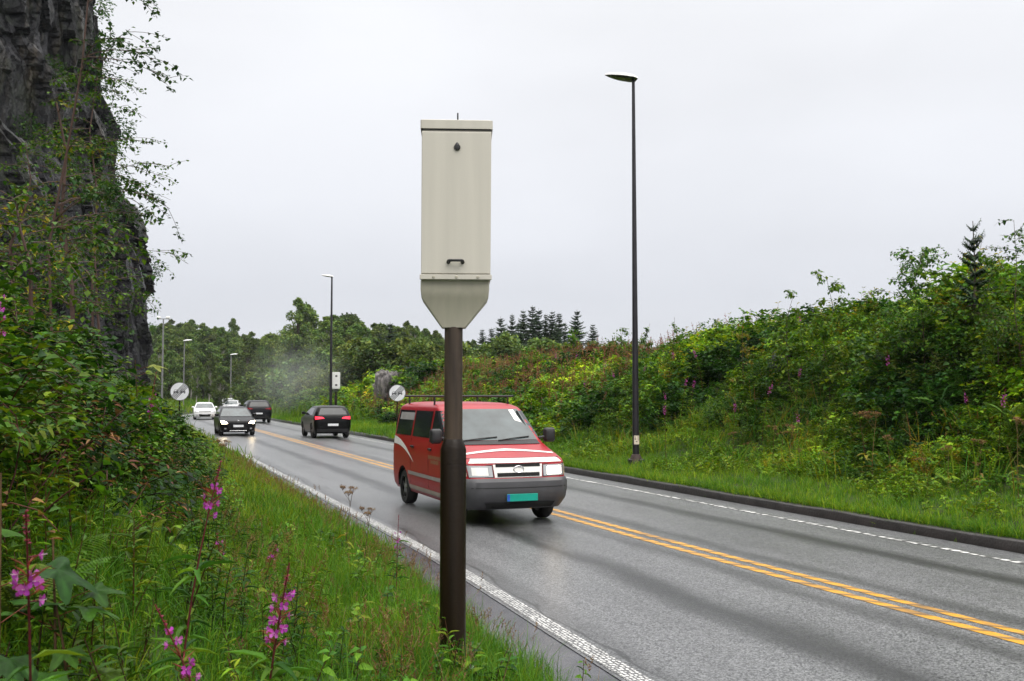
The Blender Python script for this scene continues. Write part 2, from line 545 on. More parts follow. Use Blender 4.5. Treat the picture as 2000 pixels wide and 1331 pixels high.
def line_material(name, col, kind):
    """painted line whose profiled studs let the tar show between them"""
    m = bpy.data.materials.new(name)
    t, b, N, L = nodes(m)
    uv = N('ShaderNodeUVMap'); uv.uv_map = 'uv'
    n2 = N('ShaderNodeTexNoise'); n2.inputs['Scale'].default_value = 34; n2.inputs['Detail'].default_value = 6
    L(uv.outputs[0], n2.inputs['Vector'])
    n3 = N('ShaderNodeTexNoise'); n3.inputs['Scale'].default_value = 1.6; n3.inputs['Detail'].default_value = 5
    L(uv.outputs[0], n3.inputs['Vector'])
    mpv = N('ShaderNodeMapping')
    L(uv.outputs[0], mpv.inputs[0])
    if kind in ('stud', 'dash'):
        mpv.inputs['Scale'].default_value = (1 / 0.032, 1 / 0.052, 1) if kind == 'stud' else (1 / 0.13, 1 / 0.17, 1)
        v = N('ShaderNodeTexVoronoi'); v.inputs['Randomness'].default_value = 0.35; v.inputs['Scale'].default_value = 1.0
        L(mpv.outputs[0], v.inputs['Vector'])
        f = N('ShaderNodeMapRange'); f.inputs[1].default_value = .30; f.inputs[2].default_value = .50; f.inputs[3].default_value = 1; f.inputs[4].default_value = 0.06
        L(v.outputs['Distance'], f.inputs[0]); fac = f.outputs[0]
    elif kind == 'rib':
        wv = N('ShaderNodeTexWave'); wv.bands_direction = 'DIAGONAL'; wv.inputs['Scale'].default_value = 1.0
        wv.inputs['Distortion'].default_value = 1.5; wv.inputs['Detail'].default_value = 2
        mpv.inputs['Scale'].default_value = (2.2, 1.9, 1)
        L(mpv.outputs[0], wv.inputs['Vector'])
        f = N('ShaderNodeMapRange'); f.inputs[1].default_value = .1; f.inputs[2].default_value = .5; f.inputs[3].default_value = .36; f.inputs[4].default_value = 1
        L(wv.outputs['Fac'], f.inputs[0]); fac = f.outputs[0]
    else:
        wv = N('ShaderNodeTexWave'); wv.bands_direction = 'Y'; wv.inputs['Scale'].default_value = 1.0
        wv.inputs['Distortion'].default_value = 1.0
        mpv.inputs['Scale'].default_value = (1, 2.2, 1)
        L(mpv.outputs[0], wv.inputs['Vector'])
        f = N('ShaderNodeMapRange'); f.inputs[1].default_value = .1; f.inputs[2].default_value = .5; f.inputs[3].default_value = .45; f.inputs[4].default_value = 1
        L(wv.outputs['Fac'], f.inputs[0]); fac = f.outputs[0]
    wr = N('ShaderNodeMapRange'); wr.inputs[1].default_value = .34; wr.inputs[2].default_value = .5
    L(n3.outputs['Fac'], wr.inputs[0])
    wr.inputs[3].default_value = 0.4; wr.inputs[4].default_value = 1.0
    mlt = N('ShaderNodeMath'); mlt.operation = 'MULTIPLY'; L(fac, mlt.inputs[0]); L(wr.outputs[0], mlt.inputs[1])
    gw = N('ShaderNodeMapRange'); gw.inputs[1].default_value = .35; gw.inputs[2].default_value = .5; gw.inputs[3].default_value = .72; gw.inputs[4].default_value = 1.0
    L(n2.outputs['Fac'], gw.inputs[0])
    ml2 = N('ShaderNodeMath'); ml2.operation = 'MULTIPLY'; L(mlt.outputs[0], ml2.inputs[0]); L(gw.outputs[0], ml2.inputs[1])
    mx = N('ShaderNodeMix'); mx.data_type = 'RGBA'
    mx.inputs[6].default_value = (0.05, 0.05, 0.052, 1); mx.inputs[7].default_value = (*col, 1)
    L(ml2.outputs[0], mx.inputs[0]); L(mx.outputs[2], b.inputs['Base Color'])
    b.inputs['Roughness'].default_value = 0.38
    bp = N('ShaderNodeBump'); bp.inputs['Strength'].default_value = 0.7; bp.inputs['Distance'].default_value = 0.01
    L(ml2.outputs[0], bp.inputs['Height']); L(bp.outputs[0], b.inputs['Normal'])
    return m

M_ASPH = asphalt_material()
M_SHOULDER = shoulder_material()
tag(road_strip("road", 3.62, 10.93, 0.0, M_ASPH, nt_=3), label="wet grey two lane road curving right far ahead")
tag(road_strip("road_shoulder", 2.75, 3.80, -0.006, M_SHOULDER), label="narrow dark wet shoulder between white line and grass")
tag(road_strip("road_marking", 3.66, 3.825, 0.004, line_material("white_stud_paint", (0.70, 0.70, 0.68), 'stud'), step=1.0), label="studded white edge line along the near verge")
tag(road_strip("road_marking", 10.26, 10.38, 0.004, line_material("white_ribbed_paint", (0.80, 0.80, 0.77), 'dash'), step=1.0), label="ribbed white edge line along the far kerb")
M_YEL = line_material("yellow_ribbed_paint", (0.66, 0.315, 0.008), 'rib')
for a, b_, lab in ((6.87, 7.00, "yellow centre line nearer the speed camera, one of a double pair"), (7.14, 7.27, "yellow centre line nearer the far kerb, one of a double pair")):
    tag(road_strip("road_marking", a, b_, 0.004, M_YEL, step=1.0), label=lab)

def build_kerb():
    m = mk("dark_kerb_stone", (0.024, 0.021, 0.020), rough=0.42, spec=0.5, var=0.4, vscale=4, bump=0.5, bscale=30)
    s = np.arange(-40, 300, 0.5)
    prof = [(10.93, -0.05), (10.93, 0.13), (10.955, 0.155), (11.12, 0.16), (11.12, -0.05)]
    G = []
    V = []
    for t, z in prof:
        x, y = st2xy(s, t + 0.012 * fbm(s * 0.8, 0.3, 0, 3, 4))
        V.append(np.stack([x, y, z + 0.012 * fbm(s * 1.1, t, 0, 2, 8) * (z > 0)], -1))
    V = np.stack(V, 1)
    nu, nv = V.shape[:2]
    i = np.arange(nu * nv).reshape(nu, nv)
    F = np.stack([i[:-1, :-1], i[:-1, 1:], i[1:, 1:], i[1:, :-1]], -1).reshape(-1, 4)
    o = link("kerb", np_mesh("kerb", V.reshape(-1, 3), F, m))
    tag(o, kind='structure', label="low dark stone kerb between far lane and grass")
build_kerb()

# ---------------------------------------------------------------- rock
def rock_material(name, base=(0.0075, 0.0079, 0.0112), streak=(0.060, 0.048, 0.032), moss=(0.025, 0.04, 0.008), mossamt=.35, rough=.28):
    m = bpy.data.materials.new(name)
    t, b, N, L = nodes(m)
    c = N('ShaderNodeTexCoord')
    mp = N('ShaderNodeMapping'); mp.inputs['Scale'].default_value = (0.9, 0.9, 0.10)
    L(c.outputs['Object'], mp.inputs[0])
    n1 = N('ShaderNodeTexNoise'); n1.inputs['Scale'].default_value = 1.5; n1.inputs['Detail'].default_value = 8; n1.inputs['Roughness'].default_value = .65
    L(mp.outputs[0], n1.inputs['Vector'])
    n2 = N('ShaderNodeTexNoise'); n2.inputs['Scale'].default_value = 2.6; n2.inputs['Detail'].default_value = 9; n2.inputs['Roughness'].default_value = .7
    L(c.outputs['Object'], n2.inputs['Vector'])
    n3 = N('ShaderNodeTexNoise'); n3.inputs['Scale'].default_value = 0.33; n3.inputs['Detail'].default_value = 5
    L(c.outputs['Object'], n3.inputs['Vector'])
    r0 = N('ShaderNodeValToRGB')
    r0.color_ramp.elements[0].position = .3; r0.color_ramp.elements[0].color = (base[0] * .4, base[1] * .4, base[2] * .42, 1)
    r0.color_ramp.elements[1].position = .75; r0.color_ramp.elements[1].color = (base[0] * 2.4, base[1] * 2.35, base[2] * 2.4, 1)
    L(n2.outputs['Fac'], r0.inputs[0])
    f1 = N('ShaderNodeMapRange'); f1.inputs[1].default_value = .50; f1.inputs[2].default_value = .66; f1.inputs[4].default_value = .85
    L(n1.outputs['Fac'], f1.inputs[0])
    sp = N('ShaderNodeSeparateXYZ'); L(c.outputs['Object'], sp.inputs[0])
    f1b = N('ShaderNodeMapRange'); f1b.inputs[1].default_value = 8; f1b.inputs[2].default_value = 15; f1b.inputs[3].default_value = .15
    L(sp.outputs['Z'], f1b.inputs[0])
    f1c = N('ShaderNodeMath'); f1c.operation = 'MULTIPLY'; L(f1.outputs[0], f1c.inputs[0]); L(f1b.outputs[0], f1c.inputs[1])
    m1 = N('ShaderNodeMix'); m1.data_type = 'RGBA'; L(f1c.outputs[0], m1.inputs[0]); L(r0.outputs[0], m1.inputs[6]); m1.inputs[7].default_value = (*streak, 1)
    ad = N('ShaderNodeMath'); ad.operation = 'MULTIPLY'; L(n3.outputs['Fac'], ad.inputs[0]); L(n2.outputs['Fac'], ad.inputs[1])
    f2 = N('ShaderNodeMapRange'); f2.inputs[1].default_value = .27; f2.inputs[2].default_value = .36; f2.inputs[4].default_value = mossamt
    L(ad.outputs[0], f2.inputs[0])
    m2 = N('ShaderNodeMix'); m2.data_type = 'RGBA'; L(f2.outputs[0], m2.inputs[0]); L(m1.outputs[2], m2.inputs[6]); m2.inputs[7].default_value = (*moss, 1)
    L(m2.outputs[2], b.inputs['Base Color'])
    b.inputs['Roughness'].default_value = rough
    b.inputs['Specular IOR Level'].default_value = .42
    ck = N('ShaderNodeTexVoronoi'); ck.feature = 'DISTANCE_TO_EDGE'; ck.inputs['Scale'].default_value = 1.0
    mpk = N('ShaderNodeMapping'); mpk.inputs['Scale'].default_value = (1.5, 1.5, .45); mpk.inputs['Rotation'].default_value = (.2, .15, .3)
    wrp = N('ShaderNodeVectorMath'); wrp.operation = 'MULTIPLY_ADD'; wrp.inputs[1].default_value = (.5, .5, .5)
    L(n2.outputs['Color'], wrp.inputs[0]); L(c.outputs['Object'], wrp.inputs[2])
    L(wrp.outputs[0], mpk.inputs[0]); L(mpk.outputs[0], ck.inputs['Vector'])
    ckr = N('ShaderNodeMapRange'); ckr.inputs[1].default_value = 0; ckr.inputs[2].default_value = .06; ckr.inputs[3].default_value = -1.2; ckr.inputs[4].default_value = 0
    L(ck.outputs['Distance'], ckr.inputs[0])
    av = N('ShaderNodeMath'); av.operation = 'ADD'; L(n1.outputs['Fac'], av.inputs[0]); L(n2.outputs['Fac'], av.inputs[1])
    av2 = N('ShaderNodeMath'); av2.operation = 'ADD'; L(av.outputs[0], av2.inputs[0]); L(ckr.outputs[0], av2.inputs[1])
    bp = N('ShaderNodeBump'); bp.inputs['Strength'].default_value = 1.0; bp.inputs['Distance'].default_value = .22
    L(av2.outputs[0], bp.inputs['Height']); L(bp.outputs[0], b.inputs['Normal'])
    return m

CLIFF_PATH = np.array([(-17.0, 16), (-16.9, 24), (-16.9, 29), (-17.2, 33), (-17.75, 37), (-18.05, 41), (-18.2, 45), (-18.2, 48.5), (-18.45, 50.6), (-19.6, 52.6), (-22.5, 55.5), (-27, 59), (-34, 63)], float)
_seg = np.hypot(*np.diff(CLIFF_PATH, axis=0).T)
CL_P = np.concatenate([[0], np.cumsum(_seg)])
CL_LEN = CL_P[-1]

def _voro(p, z, seed, cp, cz, rot):
    r = np.random.default_rng(seed)
    n = int((CL_LEN / cp) * (26 / cz)) + 8
    q = p * math.cos(rot) + z * math.sin(rot); v = -p * math.sin(rot) + z * math.cos(rot)
    sq = r.uniform(q.min(), q.max(), n); sv = r.uniform(v.min(), v.max(), n)
    off = r.uniform(-1, 1, n); gx = r.uniform(-1, 1, n); gz = r.uniform(-1, 1, n)
    best = np.full(q.shape, 1e9); idx = np.zeros(q.shape, int)
    for k in range(n):
        d = ((q - sq[k]) / cp) ** 2 + ((v - sv[k]) / cz) ** 2
        m = d < best
        best[m] = d[m]; idx[m] = k
    return off[idx] + gx[idx] * (q - sq[idx]) / cp + gz[idx] * (v - sv[idx]) / cz

CL_Z = np.array([-1, 0.5, 5.4, 7.2, 9.4, 11, 12.4, 14.0, 15.6, 16.4, 17.4, 19, 22.5, 25])
CL_O = np.array([.5, .3, 0.05, .12, -.40, -.85, -1.55, -1.45, -1.55, -2.1, -2.55, -2.5, -2.6, -3.4])

def cliff_base(p):
    return np.interp(p, CL_P, CLIFF_PATH[:, 0]), np.interp(p, CL_P, CLIFF_PATH[:, 1])

def build_cliff():
    ps = np.arange(0, CL_LEN, 0.10); zs = np.arange(-1, 25, 0.10)
    Pg, Zg = np.meshgrid(ps, zs, indexing='ij')
    pp = Pg + 0.9 * fbm(Pg * .25, Zg * .18, 0, 2, 31) + .10 * fbm(Pg * 2.1, Zg * 1.3, 0, 3, 35); zz = Zg + 0.6 * fbm(Pg * .3, Zg * .3, 0, 2, 33) + .25 * fbm(Pg * 1.7, Zg * 1.9, 0, 3, 36)
    bx, by = cliff_base(Pg)
    x2, y2 = cliff_base(np.clip(Pg + 1.5, 0, CL_LEN)); x1, y1 = cliff_base(np.clip(Pg - 1.5, 0, CL_LEN))
    tx, ty = x2 - x1, y2 - y1
    ln = np.hypot(tx, ty); nx, ny = ty / ln, -tx / ln
    o = np.interp(Zg, CL_Z, CL_O) - .55
    slabs = 0.50 * _voro(pp, zz, 3, 2.3, 5.5, 0.20) + 0.26 * _voro(pp, zz, 4, 0.8, 3.0, 0.24) + 0.07 * _voro(pp, zz, 6, .35, 1.2, .22)
    rid = 1 - np.abs(fbm(Pg * 1.1 + Zg * .22, Zg * .16, 0, 3, 61))
    o = o + slabs + .22 * rid + .05 * fbm(Pg * 4, Zg * 2.2, 0, 2, 62)
    o = o + 0.35 * fbm(Pg * .16, Zg * .12, 0, 3, 12) + 0.05 * fbm(Pg * 1.6, Zg * .9, 0, 3, 13)
    # nearer buttress low on the left
    o = o + 1.5 * np.exp(-((Pg - 20.5) / 2.6) ** 2 - ((Zg - 8.2) / 3.6) ** 4)
    X = bx + nx * o; Y = by + ny * o
    V = np.stack([X, Y, Zg], -1)
    nu, nv = Pg.shape
    i = np.arange(nu * nv).reshape(nu, nv)
    F = np.stack([i[:-1, :-1], i[1:, :-1], i[1:, 1:], i[:-1, 1:]], -1).reshape(-1, 4)
    # top and back so that the rock is a solid mass
    V2 = V.reshape(-1, 3)
    base = len(V2)
    top = V[:, -1, :]
    back = top.copy(); back[:, 0] -= 26; back[:, 1] -= 4
    low = back.copy(); low[:, 2] = -1
    V2 = np.vstack([V2, back, low])
    a = i[:, -1]; b = base + np.arange(nu); c = base + nu + np.arange(nu)
    F2 = np.stack([a[:-1], a[1:], b[1:], b[:-1]], -1); F3 = np.stack([b[:-1], b[1:], c[1:], c[:-1]], -1)
    F = np.vstack([F, F2, F3])
    ob = link("rock_cliff", np_mesh("rock_cliff", V2, F, rock_material("slate_rock"), smooth_=True))
    ob.data.set_sharp_from_angle(angle=R_(30))
    tag(ob, "tall dark wet slate cliff face rising beside the left verge", "cliff")
    return ps, zs, V
CL_PS, CL_ZS, CL_V = build_cliff()

def cliff_pt(p, z):
    return Vector(CL_V[int(np.clip(p / 0.10, 0, len(CL_PS) - 1)), int(np.clip((z + 1) / 0.10, 0, len(CL_ZS) - 1))])

def boulder(name, label, cat, loc, size, seed, mat, block=False):
    n1, n2 = 40, 64
    th = np.linspace(0.02, PI - .02, n1); ph = np.linspace(0, 2 * PI, n2, endpoint=False)
    T, Ph = np.meshgrid(th, ph, indexing='ij')
    d = np.stack([np.sin(T) * np.cos(Ph), np.sin(T) * np.sin(Ph), np.cos(T)], -1)
    r = 1 + .30 * fbm(d[..., 0] * 1.4 + seed, d[..., 1] * 1.4, d[..., 2] * 1.4, 3, seed)
    if block:
        r = r * (1.0 / (np.abs(d) ** 6).sum(-1) ** (1 / 6.0)) * .9
    q = np.random.default_rng(seed)
    for k in range(14 if block else 60):   # knock flat faces off
        nrm = q.normal(size=3); nrm /= np.linalg.norm(nrm)
        h = q.uniform(.74, 1.05) if block else q.uniform(.58, .92)
        dd = (d * nrm).sum(-1)
        lim = np.where(dd > .05, h / np.maximum(dd, .05), 9)
        r = np.minimum(r, lim)
    if block:
        r = r - .10 * np.abs(fbm(d[..., 0] * 2.6 + seed, d[..., 1] * 2.6, d[..., 2] * 1.3, 3, seed + 9)) 
    r = r + .035 * fbm(d[..., 0] * 6 + seed, d[..., 1] * 6, d[..., 2] * 6, 3, seed + 5)
    V = (d * r[..., None] * np.array(size)).reshape(-1, 3)
    i = np.arange(n1 * n2).reshape(n1, n2)
    j = np.roll(i, -1, 1)
    F = np.stack([i[:-1], i[1:], j[1:], j[:-1]], -1).reshape(-1, 4)
    o = link(name, np_mesh(name, V, F, mat, smooth_=True))
    o.data.set_sharp_from_angle(angle=R_(32))
    o.location = loc
    return tag(o, label, cat)
M_ROCK2 = rock_material("grey_outcrop_rock", base=(.13, .12, .115), streak=(.25, .21, .17), moss=(.06, .07, .014), mossamt=.45, rough=.5)
M_ROCK3 = rock_material("dark_outcrop_rock", base=(.035, .034, .042), streak=(.07, .055, .05), mossamt=.3, rough=.35)
CLEAR = []
def outcrop(px, py, lift, d0, d1, up, size, seed, mat, label, rad, back=.0, front=2.6):
    v = hit(px, py, lift, d0, d1)
    boulder("rock_outcrop", label, "rock", (v.x, v.y + back, v.z + up), size, seed, mat, mat is M_ROCK2)
    CLEAR.append((v.x, v.y + back, rad, front))
def cleared(p):
    """plants do not stand on or right in front of the bare rocks"""
    keep = np.ones(len(p), bool)
    for x, y, rad, fr in CLEAR:
        d = math.hypot(x, y); ux, uy = x / d, y / d
        a = (p[:, 0] - x) * ux + (p[:, 1] - y) * uy; b = (p[:, 0] - x) * uy - (p[:, 1] - y) * ux
        keep &= ~((np.abs(b) < rad) & (a > -fr) & (a < rad * .6))
    return keep
outcrop(760, 775, .3, 44, 80, .50, (1.3, 1.0, 1.7), 5, M_ROCK2, "pale grey rock outcrop on the bank behind the right hand round sign", .85, .5, 6.0)
outcrop(803, 718, .5, 46, 80, .35, (.75, .8, .6), 9, M_ROCK2, "low brown rock beside the pale outcrop on the grassy bank", .7, .2, 5)
outcrop(1525, 712, .3, 12, 60, .35, (.42, .5, .5), 21, M_ROCK3, "small dark wet rock showing through leaves on the right bank", .42, .1, 1.6)
outcrop(745, 770, .3, 44, 80, .3, (.8, .9, 1.0), 33, M_ROCK2, "cracked grey rock at the left foot of the pale outcrop", .55, -.3, 4)
# ================================================================== PLANTS
M_LEAF = mk_leaf("leaf_green", trans=.26, rough=.5, spec=.14, blotch=.3)
M_GRASS = mk_leaf("grass_blade", trans=.35, rough=.6, spec=.15)
M_PETAL = mk_leaf("petal_and_bract", trans=.35, rough=.6, spec=.2, blotch=.3)
M_CROWN = mk_leaf("tree_leaf", trans=.22, rough=.6, spec=.15, objvar=.34)
M_NEEDLE = mk_leaf("spruce_needle", trans=.05, rough=.6, spec=.25, objvar=.18)
M_BARK = mk("brown_bark", (.075, .055, .04), rough=.85, var=.4, vscale=12, bump=.6, bscale=30)
M_BIRCH = mk("pale_birch_bark", (.34, .32, .28), rough=.75, var=.45, vscale=5, bump=.3)
M_TWIG = mk("red_brown_twig", (.07, .035, .025), rough=.6, var=.3, vscale=20)

G_GRASS = np.array([(.070, .180, .008), (.10, .215, .010), (.048, .140, .009), (.15, .22, .012), (.058, .160, .016)])
G_DARK = np.array([(.026, .080, .009), (.038, .105, .010), (.055, .135, .011), (.018, .058, .010), (.09, .165, .011)])
G_MID = np.array([(.075, .165, .010), (.10, .20, .010), (.050, .125, .012), (.15, .225, .012), (.075, .155, .024)])
G_WARM = np.array([(.17, .20, .016), (.20, .19, .02), (.12, .175, .014), (.21, .15, .03)])
C_DRY = np.array([(.20, .13, .055), (.16, .085, .045), (.24, .17, .08), (.14, .07, .05)])

def rot_zyx(yaw, pitch, roll=0.0):
    """arrays -> rotation matrices: local +x goes out along yaw and up by pitch"""
    yaw, pitch, roll = np.broadcast_arrays(np.asarray(yaw, float), np.asarray(pitch, float), np.asarray(roll, float))
    cy, sy, cp, sp, cr_, sr = np.cos(yaw), np.sin(yaw), np.cos(pitch), np.sin(pitch), np.cos(roll), np.sin(roll)
    M = np.empty(yaw.shape + (3, 3))
    M[..., 0, 0] = cy * cp; M[..., 1, 0] = sy * cp; M[..., 2, 0] = sp
    M[..., 0, 1] = -sy * cr_ - cy * sp * sr * -1 * -1; M[..., 1, 1] = cy * cr_ - sy * sp * sr; M[..., 2, 1] = cp * sr
    M[..., 0, 2] = sy * sr - cy * sp * cr_; M[..., 1, 2] = -cy * sr - sy * sp * cr_; M[..., 2, 2] = cp * cr_
    return M

def leaf_T(L=1.0, W=.5, fold=.35, bend=.25, far=False):
    if far:
        V = np.array([(0, 0, 0), (.42 * L, W / 2, fold * W / 2), (L, 0, -bend * L), (.42 * L, -W / 2, fold * W / 2)])
        return V, np.array([(0, 2, 1), (0, 3, 2)])
    V = np.array([(0, 0, 0), (.45 * L, 0, 0), (L, 0, -bend * L), (.28 * L, W / 2, fold * W / 2), (.66 * L, W * .36, fold * W * .36 - bend * .35 * L), (.28 * L, -W / 2, fold * W / 2), (.66 * L, -W * .36, fold * W * .36 - bend * .35 * L)])
    return V, np.array([(0, 1, 3), (3, 1, 4), (1, 2, 4), (0, 5, 1), (5, 6, 1), (1, 6, 2)])

class PM:
    """plant mesh: many small pieces with a colour each"""
    def __init__(s): s.V = []; s.F = []; s.C = []; s.n = 0
    def add(s, V, F, C):
        V = np.asarray(V, float); F = np.asarray(F, int)
        C = np.broadcast_to(np.asarray(C, float), V.shape)
        s.V.append(V); s.F.append(F + s.n); s.C.append(C); s.n += len(V)
    def leaves(s, pos, yaw, pitch, L, W, C, fold=.35, bend=.25, roll=0.0, far=False):
        pos = np.asarray(pos, float).reshape(-1, 3); n = len(pos)
        if n == 0: return
        V, F = leaf_T(1, 1, fold, bend, far)
        R = rot_zyx(np.broadcast_to(yaw, n), np.broadcast_to(pitch, n), np.broadcast_to(roll, n))
        L = np.broadcast_to(L, n); W = np.broadcast_to(W, n)
        S = np.stack([L, W, (L + W) / 2], -1)
        Q = np.einsum('nij,nkj->nki', R, V[None] * S[:, None, :]) + pos[:, None, :]
        FF = (F[None] + (np.arange(n) * len(V))[:, None, None]).reshape(-1, 3)
        C = np.broadcast_to(np.asarray(C, float), (n, 3))
        s.add(Q.reshape(-1, 3), FF, np.repeat(C, len(V), 0))
    def stem(s, pts, r0, r1, C, n=3):
        pts = np.asarray(pts, float); k = len(pts)
        ang = np.arange(n) * 2 * PI / n
        rad = np.linspace(r0, r1, k)
        d = np.gradient(pts, axis=0); d /= np.linalg.norm(d, axis=1)[:, None] + 1e-9
        ref = np.where(np.abs(d[:, 2:3]) > .8, np.array([[1., 0, 0]]), np.array([[0., 0, 1.]]))
        a = np.cross(d, ref); a /= np.linalg.norm(a, axis=1)[:, None] + 1e-9
        b = np.cross(d, a)
        V = pts[:, None] + (a[:, None] * np.cos(ang)[None, :, None] + b[:, None] * np.sin(ang)[None, :, None]) * rad[:, None, None]
        F = []
        for i in range(k - 1):
            for j in range(n):
                p, q, u, v = i * n + j, i * n + (j + 1) % n, (i + 1) * n + (j + 1) % n, (i + 1) * n + j
                F += [(p, q, u), (p, u, v)]
        s.add(V.reshape(-1, 3), F, C)
    def arr(s):
        return np.vstack(s.V), np.vstack(s.F), np.vstack(s.C)
    def mesh(s, name, mat):
        V, F, C = s.arr()
        return np_mesh(name, V, F, mat, tint=C)

def pick(pal, n, r, jit=.22):
    c = pal[r.integers(0, len(pal), n)]
    return c * r.uniform(1 - jit, 1 + jit, (n, 1)) * r.uniform(.93, 1.07, (n, 3))

# ---- plant templates (z up, root at the origin, unit metres)
def t_stem(r, h=.8, n=34, L=.10, W=.022, pal=G_MID, lean=.15, pitch=(-.2, .7), far=False, stemc=(.10, .05, .03), branch=0):
    m = PM(); az = r.uniform(0, 2 * PI); ln = r.uniform(0, lean)
    k = np.linspace(0, 1, 5)
    pts = np.stack([np.cos(az) * ln * h * k ** 2, np.sin(az) * ln * h * k ** 2, h * k * (1 - .08 * ln)], -1)
    m.stem(pts, .004 + .003 * h, .0015, stemc)
    q = np.sort(r.uniform(.12, 1, n)); 
    pos = np.stack([np.interp(q, k, pts[:, i]) for i in range(3)], -1)
    yaw = np.arange(n) * 2.4 + r.uniform(-.3, .3, n)
    sz = (1.05 - .55 * np.abs(q - .4) ** 1.0) * r.uniform(.75, 1.2, n)
    m.leaves(pos, yaw, r.uniform(*pitch, n), L * sz, W * sz, pick(pal, n, r), bend=.3, roll=r.uniform(-.4, .4, n), far=far)
    for b in range(branch):
        q0 = r.uniform(.35, .8); p0 = np.array([np.interp(q0, k, pts[:, i]) for i in range(3)])
        ya = r.uniform(0, 2 * PI); bl = h * r.uniform(.25, .45)
        kk = np.linspace(0, 1, 4)
        bp = p0 + np.stack([np.cos(ya) * bl * kk * .6, np.sin(ya) * bl * kk * .6, bl * kk * .75], -1)
        m.stem(bp, .003, .001, stemc)
        nn = n // 2; q = r.uniform(.1, 1, nn)
        pos = np.stack([np.interp(q, kk, bp[:, i]) for i in range(3)], -1)
        m.leaves(pos, r.uniform(0, 2 * PI, nn), r.uniform(*pitch, nn), L * .8, W * .8, pick(pal, nn, r), bend=.3, roll=r.uniform(-.5, .5, nn), far=far)
    return m.arr()

def t_bramble(r, h=.8, reach=.9, n=16, L=.07, W=.05, pal=G_DARK, far=False):
    """arching cane with leaves in threes"""
    m = PM()
    for c in range(3):
        az = r.uniform(0, 2 * PI); k = np.linspace(0, 1, 7); hh = h * r.uniform(.7, 1.1); rc = reach * r.uniform(.5, 1)
        pts = np.stack([np.cos(az) * rc * k, np.sin(az) * rc * k, hh * (1.9 * k - 1.25 * k ** 2) / .72], -1)
        m.stem(pts, .005, .002, (.09, .035, .03))
        q = np.repeat(np.linspace(.12, 1, n), 3)
        pos = np.stack([np.interp(q, k, pts[:, i]) for i in range(3)], -1) + r.normal(0, .035, (len(q), 3))
        yaw = np.repeat(r.uniform(0, 2 * PI, n), 3) + np.tile([-1.0, 0, 1.0], n)
        sz = r.uniform(.7, 1.25, len(q))
        m.leaves(pos, yaw, r.uniform(-.35, .45, len(q)), L * sz, W * sz, pick(pal, len(q), r), bend=.18, roll=r.uniform(-.5, .5, len(q)), far=far)
    return m.arr()

def t_fern(r, h=.7, nf=6, pal=G_MID, np_=20, wide=.95, pin=.30):
    m = PM()
    for f in range(nf):
        az = 2 * PI * f / nf + r.uniform(-.3, .3); k = np.linspace(0, 1, np_); hh = h * r.uniform(.75, 1.1)
        R = hh * wide
        pts = np.stack([np.cos(az) * R * k ** 1.1, np.sin(az) * R * k ** 1.1, hh * (1.7 * k - 1.05 * k ** 2)], -1)
        c = pick(pal, 1, r)[0]
        m.stem(pts[::3], .004, .001, c * .8)
        for sg in (-1, 1):
            ll = hh * pin * np.sin(np.clip(k * 1.05 + .12, 0, 1) * PI) ** .8 + .004
            m.leaves(pts, az + sg * 1.15, .05 - .35 * k, ll, ll * .20 + .003, c * r.uniform(.85, 1.15, (np_, 1)), fold=.1, bend=.2, far=False)
    return m.arr()

def t_tuft(r, n=14, h=.28, w=.006, pal=G_GRASS, spread=.06, flop=.6, head=False):
    m = PM()
    base = r.normal(0, spread, (n, 2)); az = r.uniform(0, 2 * PI, n); hh = h * r.uniform(.55, 1.2, n); fl = r.uniform(.15, flop, n)
    C = pick(pal, n, r)
    ks = np.array([0, .5, .85, 1.0]); wd = np.array([1, .8, .4, 0])
    V = []
    for i, k in enumerate(ks):
        out_ = fl * hh * k ** 2; up = hh * (k - .35 * fl * k ** 2)
        cx, cy = base[:, 0] + np.cos(az) * out_, base[:, 1] + np.sin(az) * out_
        px, py = -np.sin(az) * w / 2 * wd[i], np.cos(az) * w / 2 * wd[i]
        if i < 3:
            V += [np.stack([cx - px, cy - py, up], -1), np.stack([cx + px, cy + py, up], -1)]
        else:
            V += [np.stack([cx, cy, up], -1)]
    V = np.stack(V, 1)
    f = np.array([(0, 1, 3), (0, 3, 2), (2, 3, 5), (2, 5, 4), (4, 5, 6)])
    F = (f[None] + (np.arange(n) * 7)[:, None, None]).reshape(-1, 3)
    m.add(V.reshape(-1, 3), F, np.repeat(C, 7, 0))
    if head:
        for i in range(0, n, 3):
            top = V[i, 6]
            q = np.linspace(0, 1, 8)
            pos = top + np.stack([np.cos(az[i]) * .02 * q, np.sin(az[i]) * .02 * q, .07 * q], -1)
            m.leaves(pos, r.uniform(0, 6.3, 8), .9, .03, .008, pick(C_DRY, 8, r), far=True)
    return m.arr()

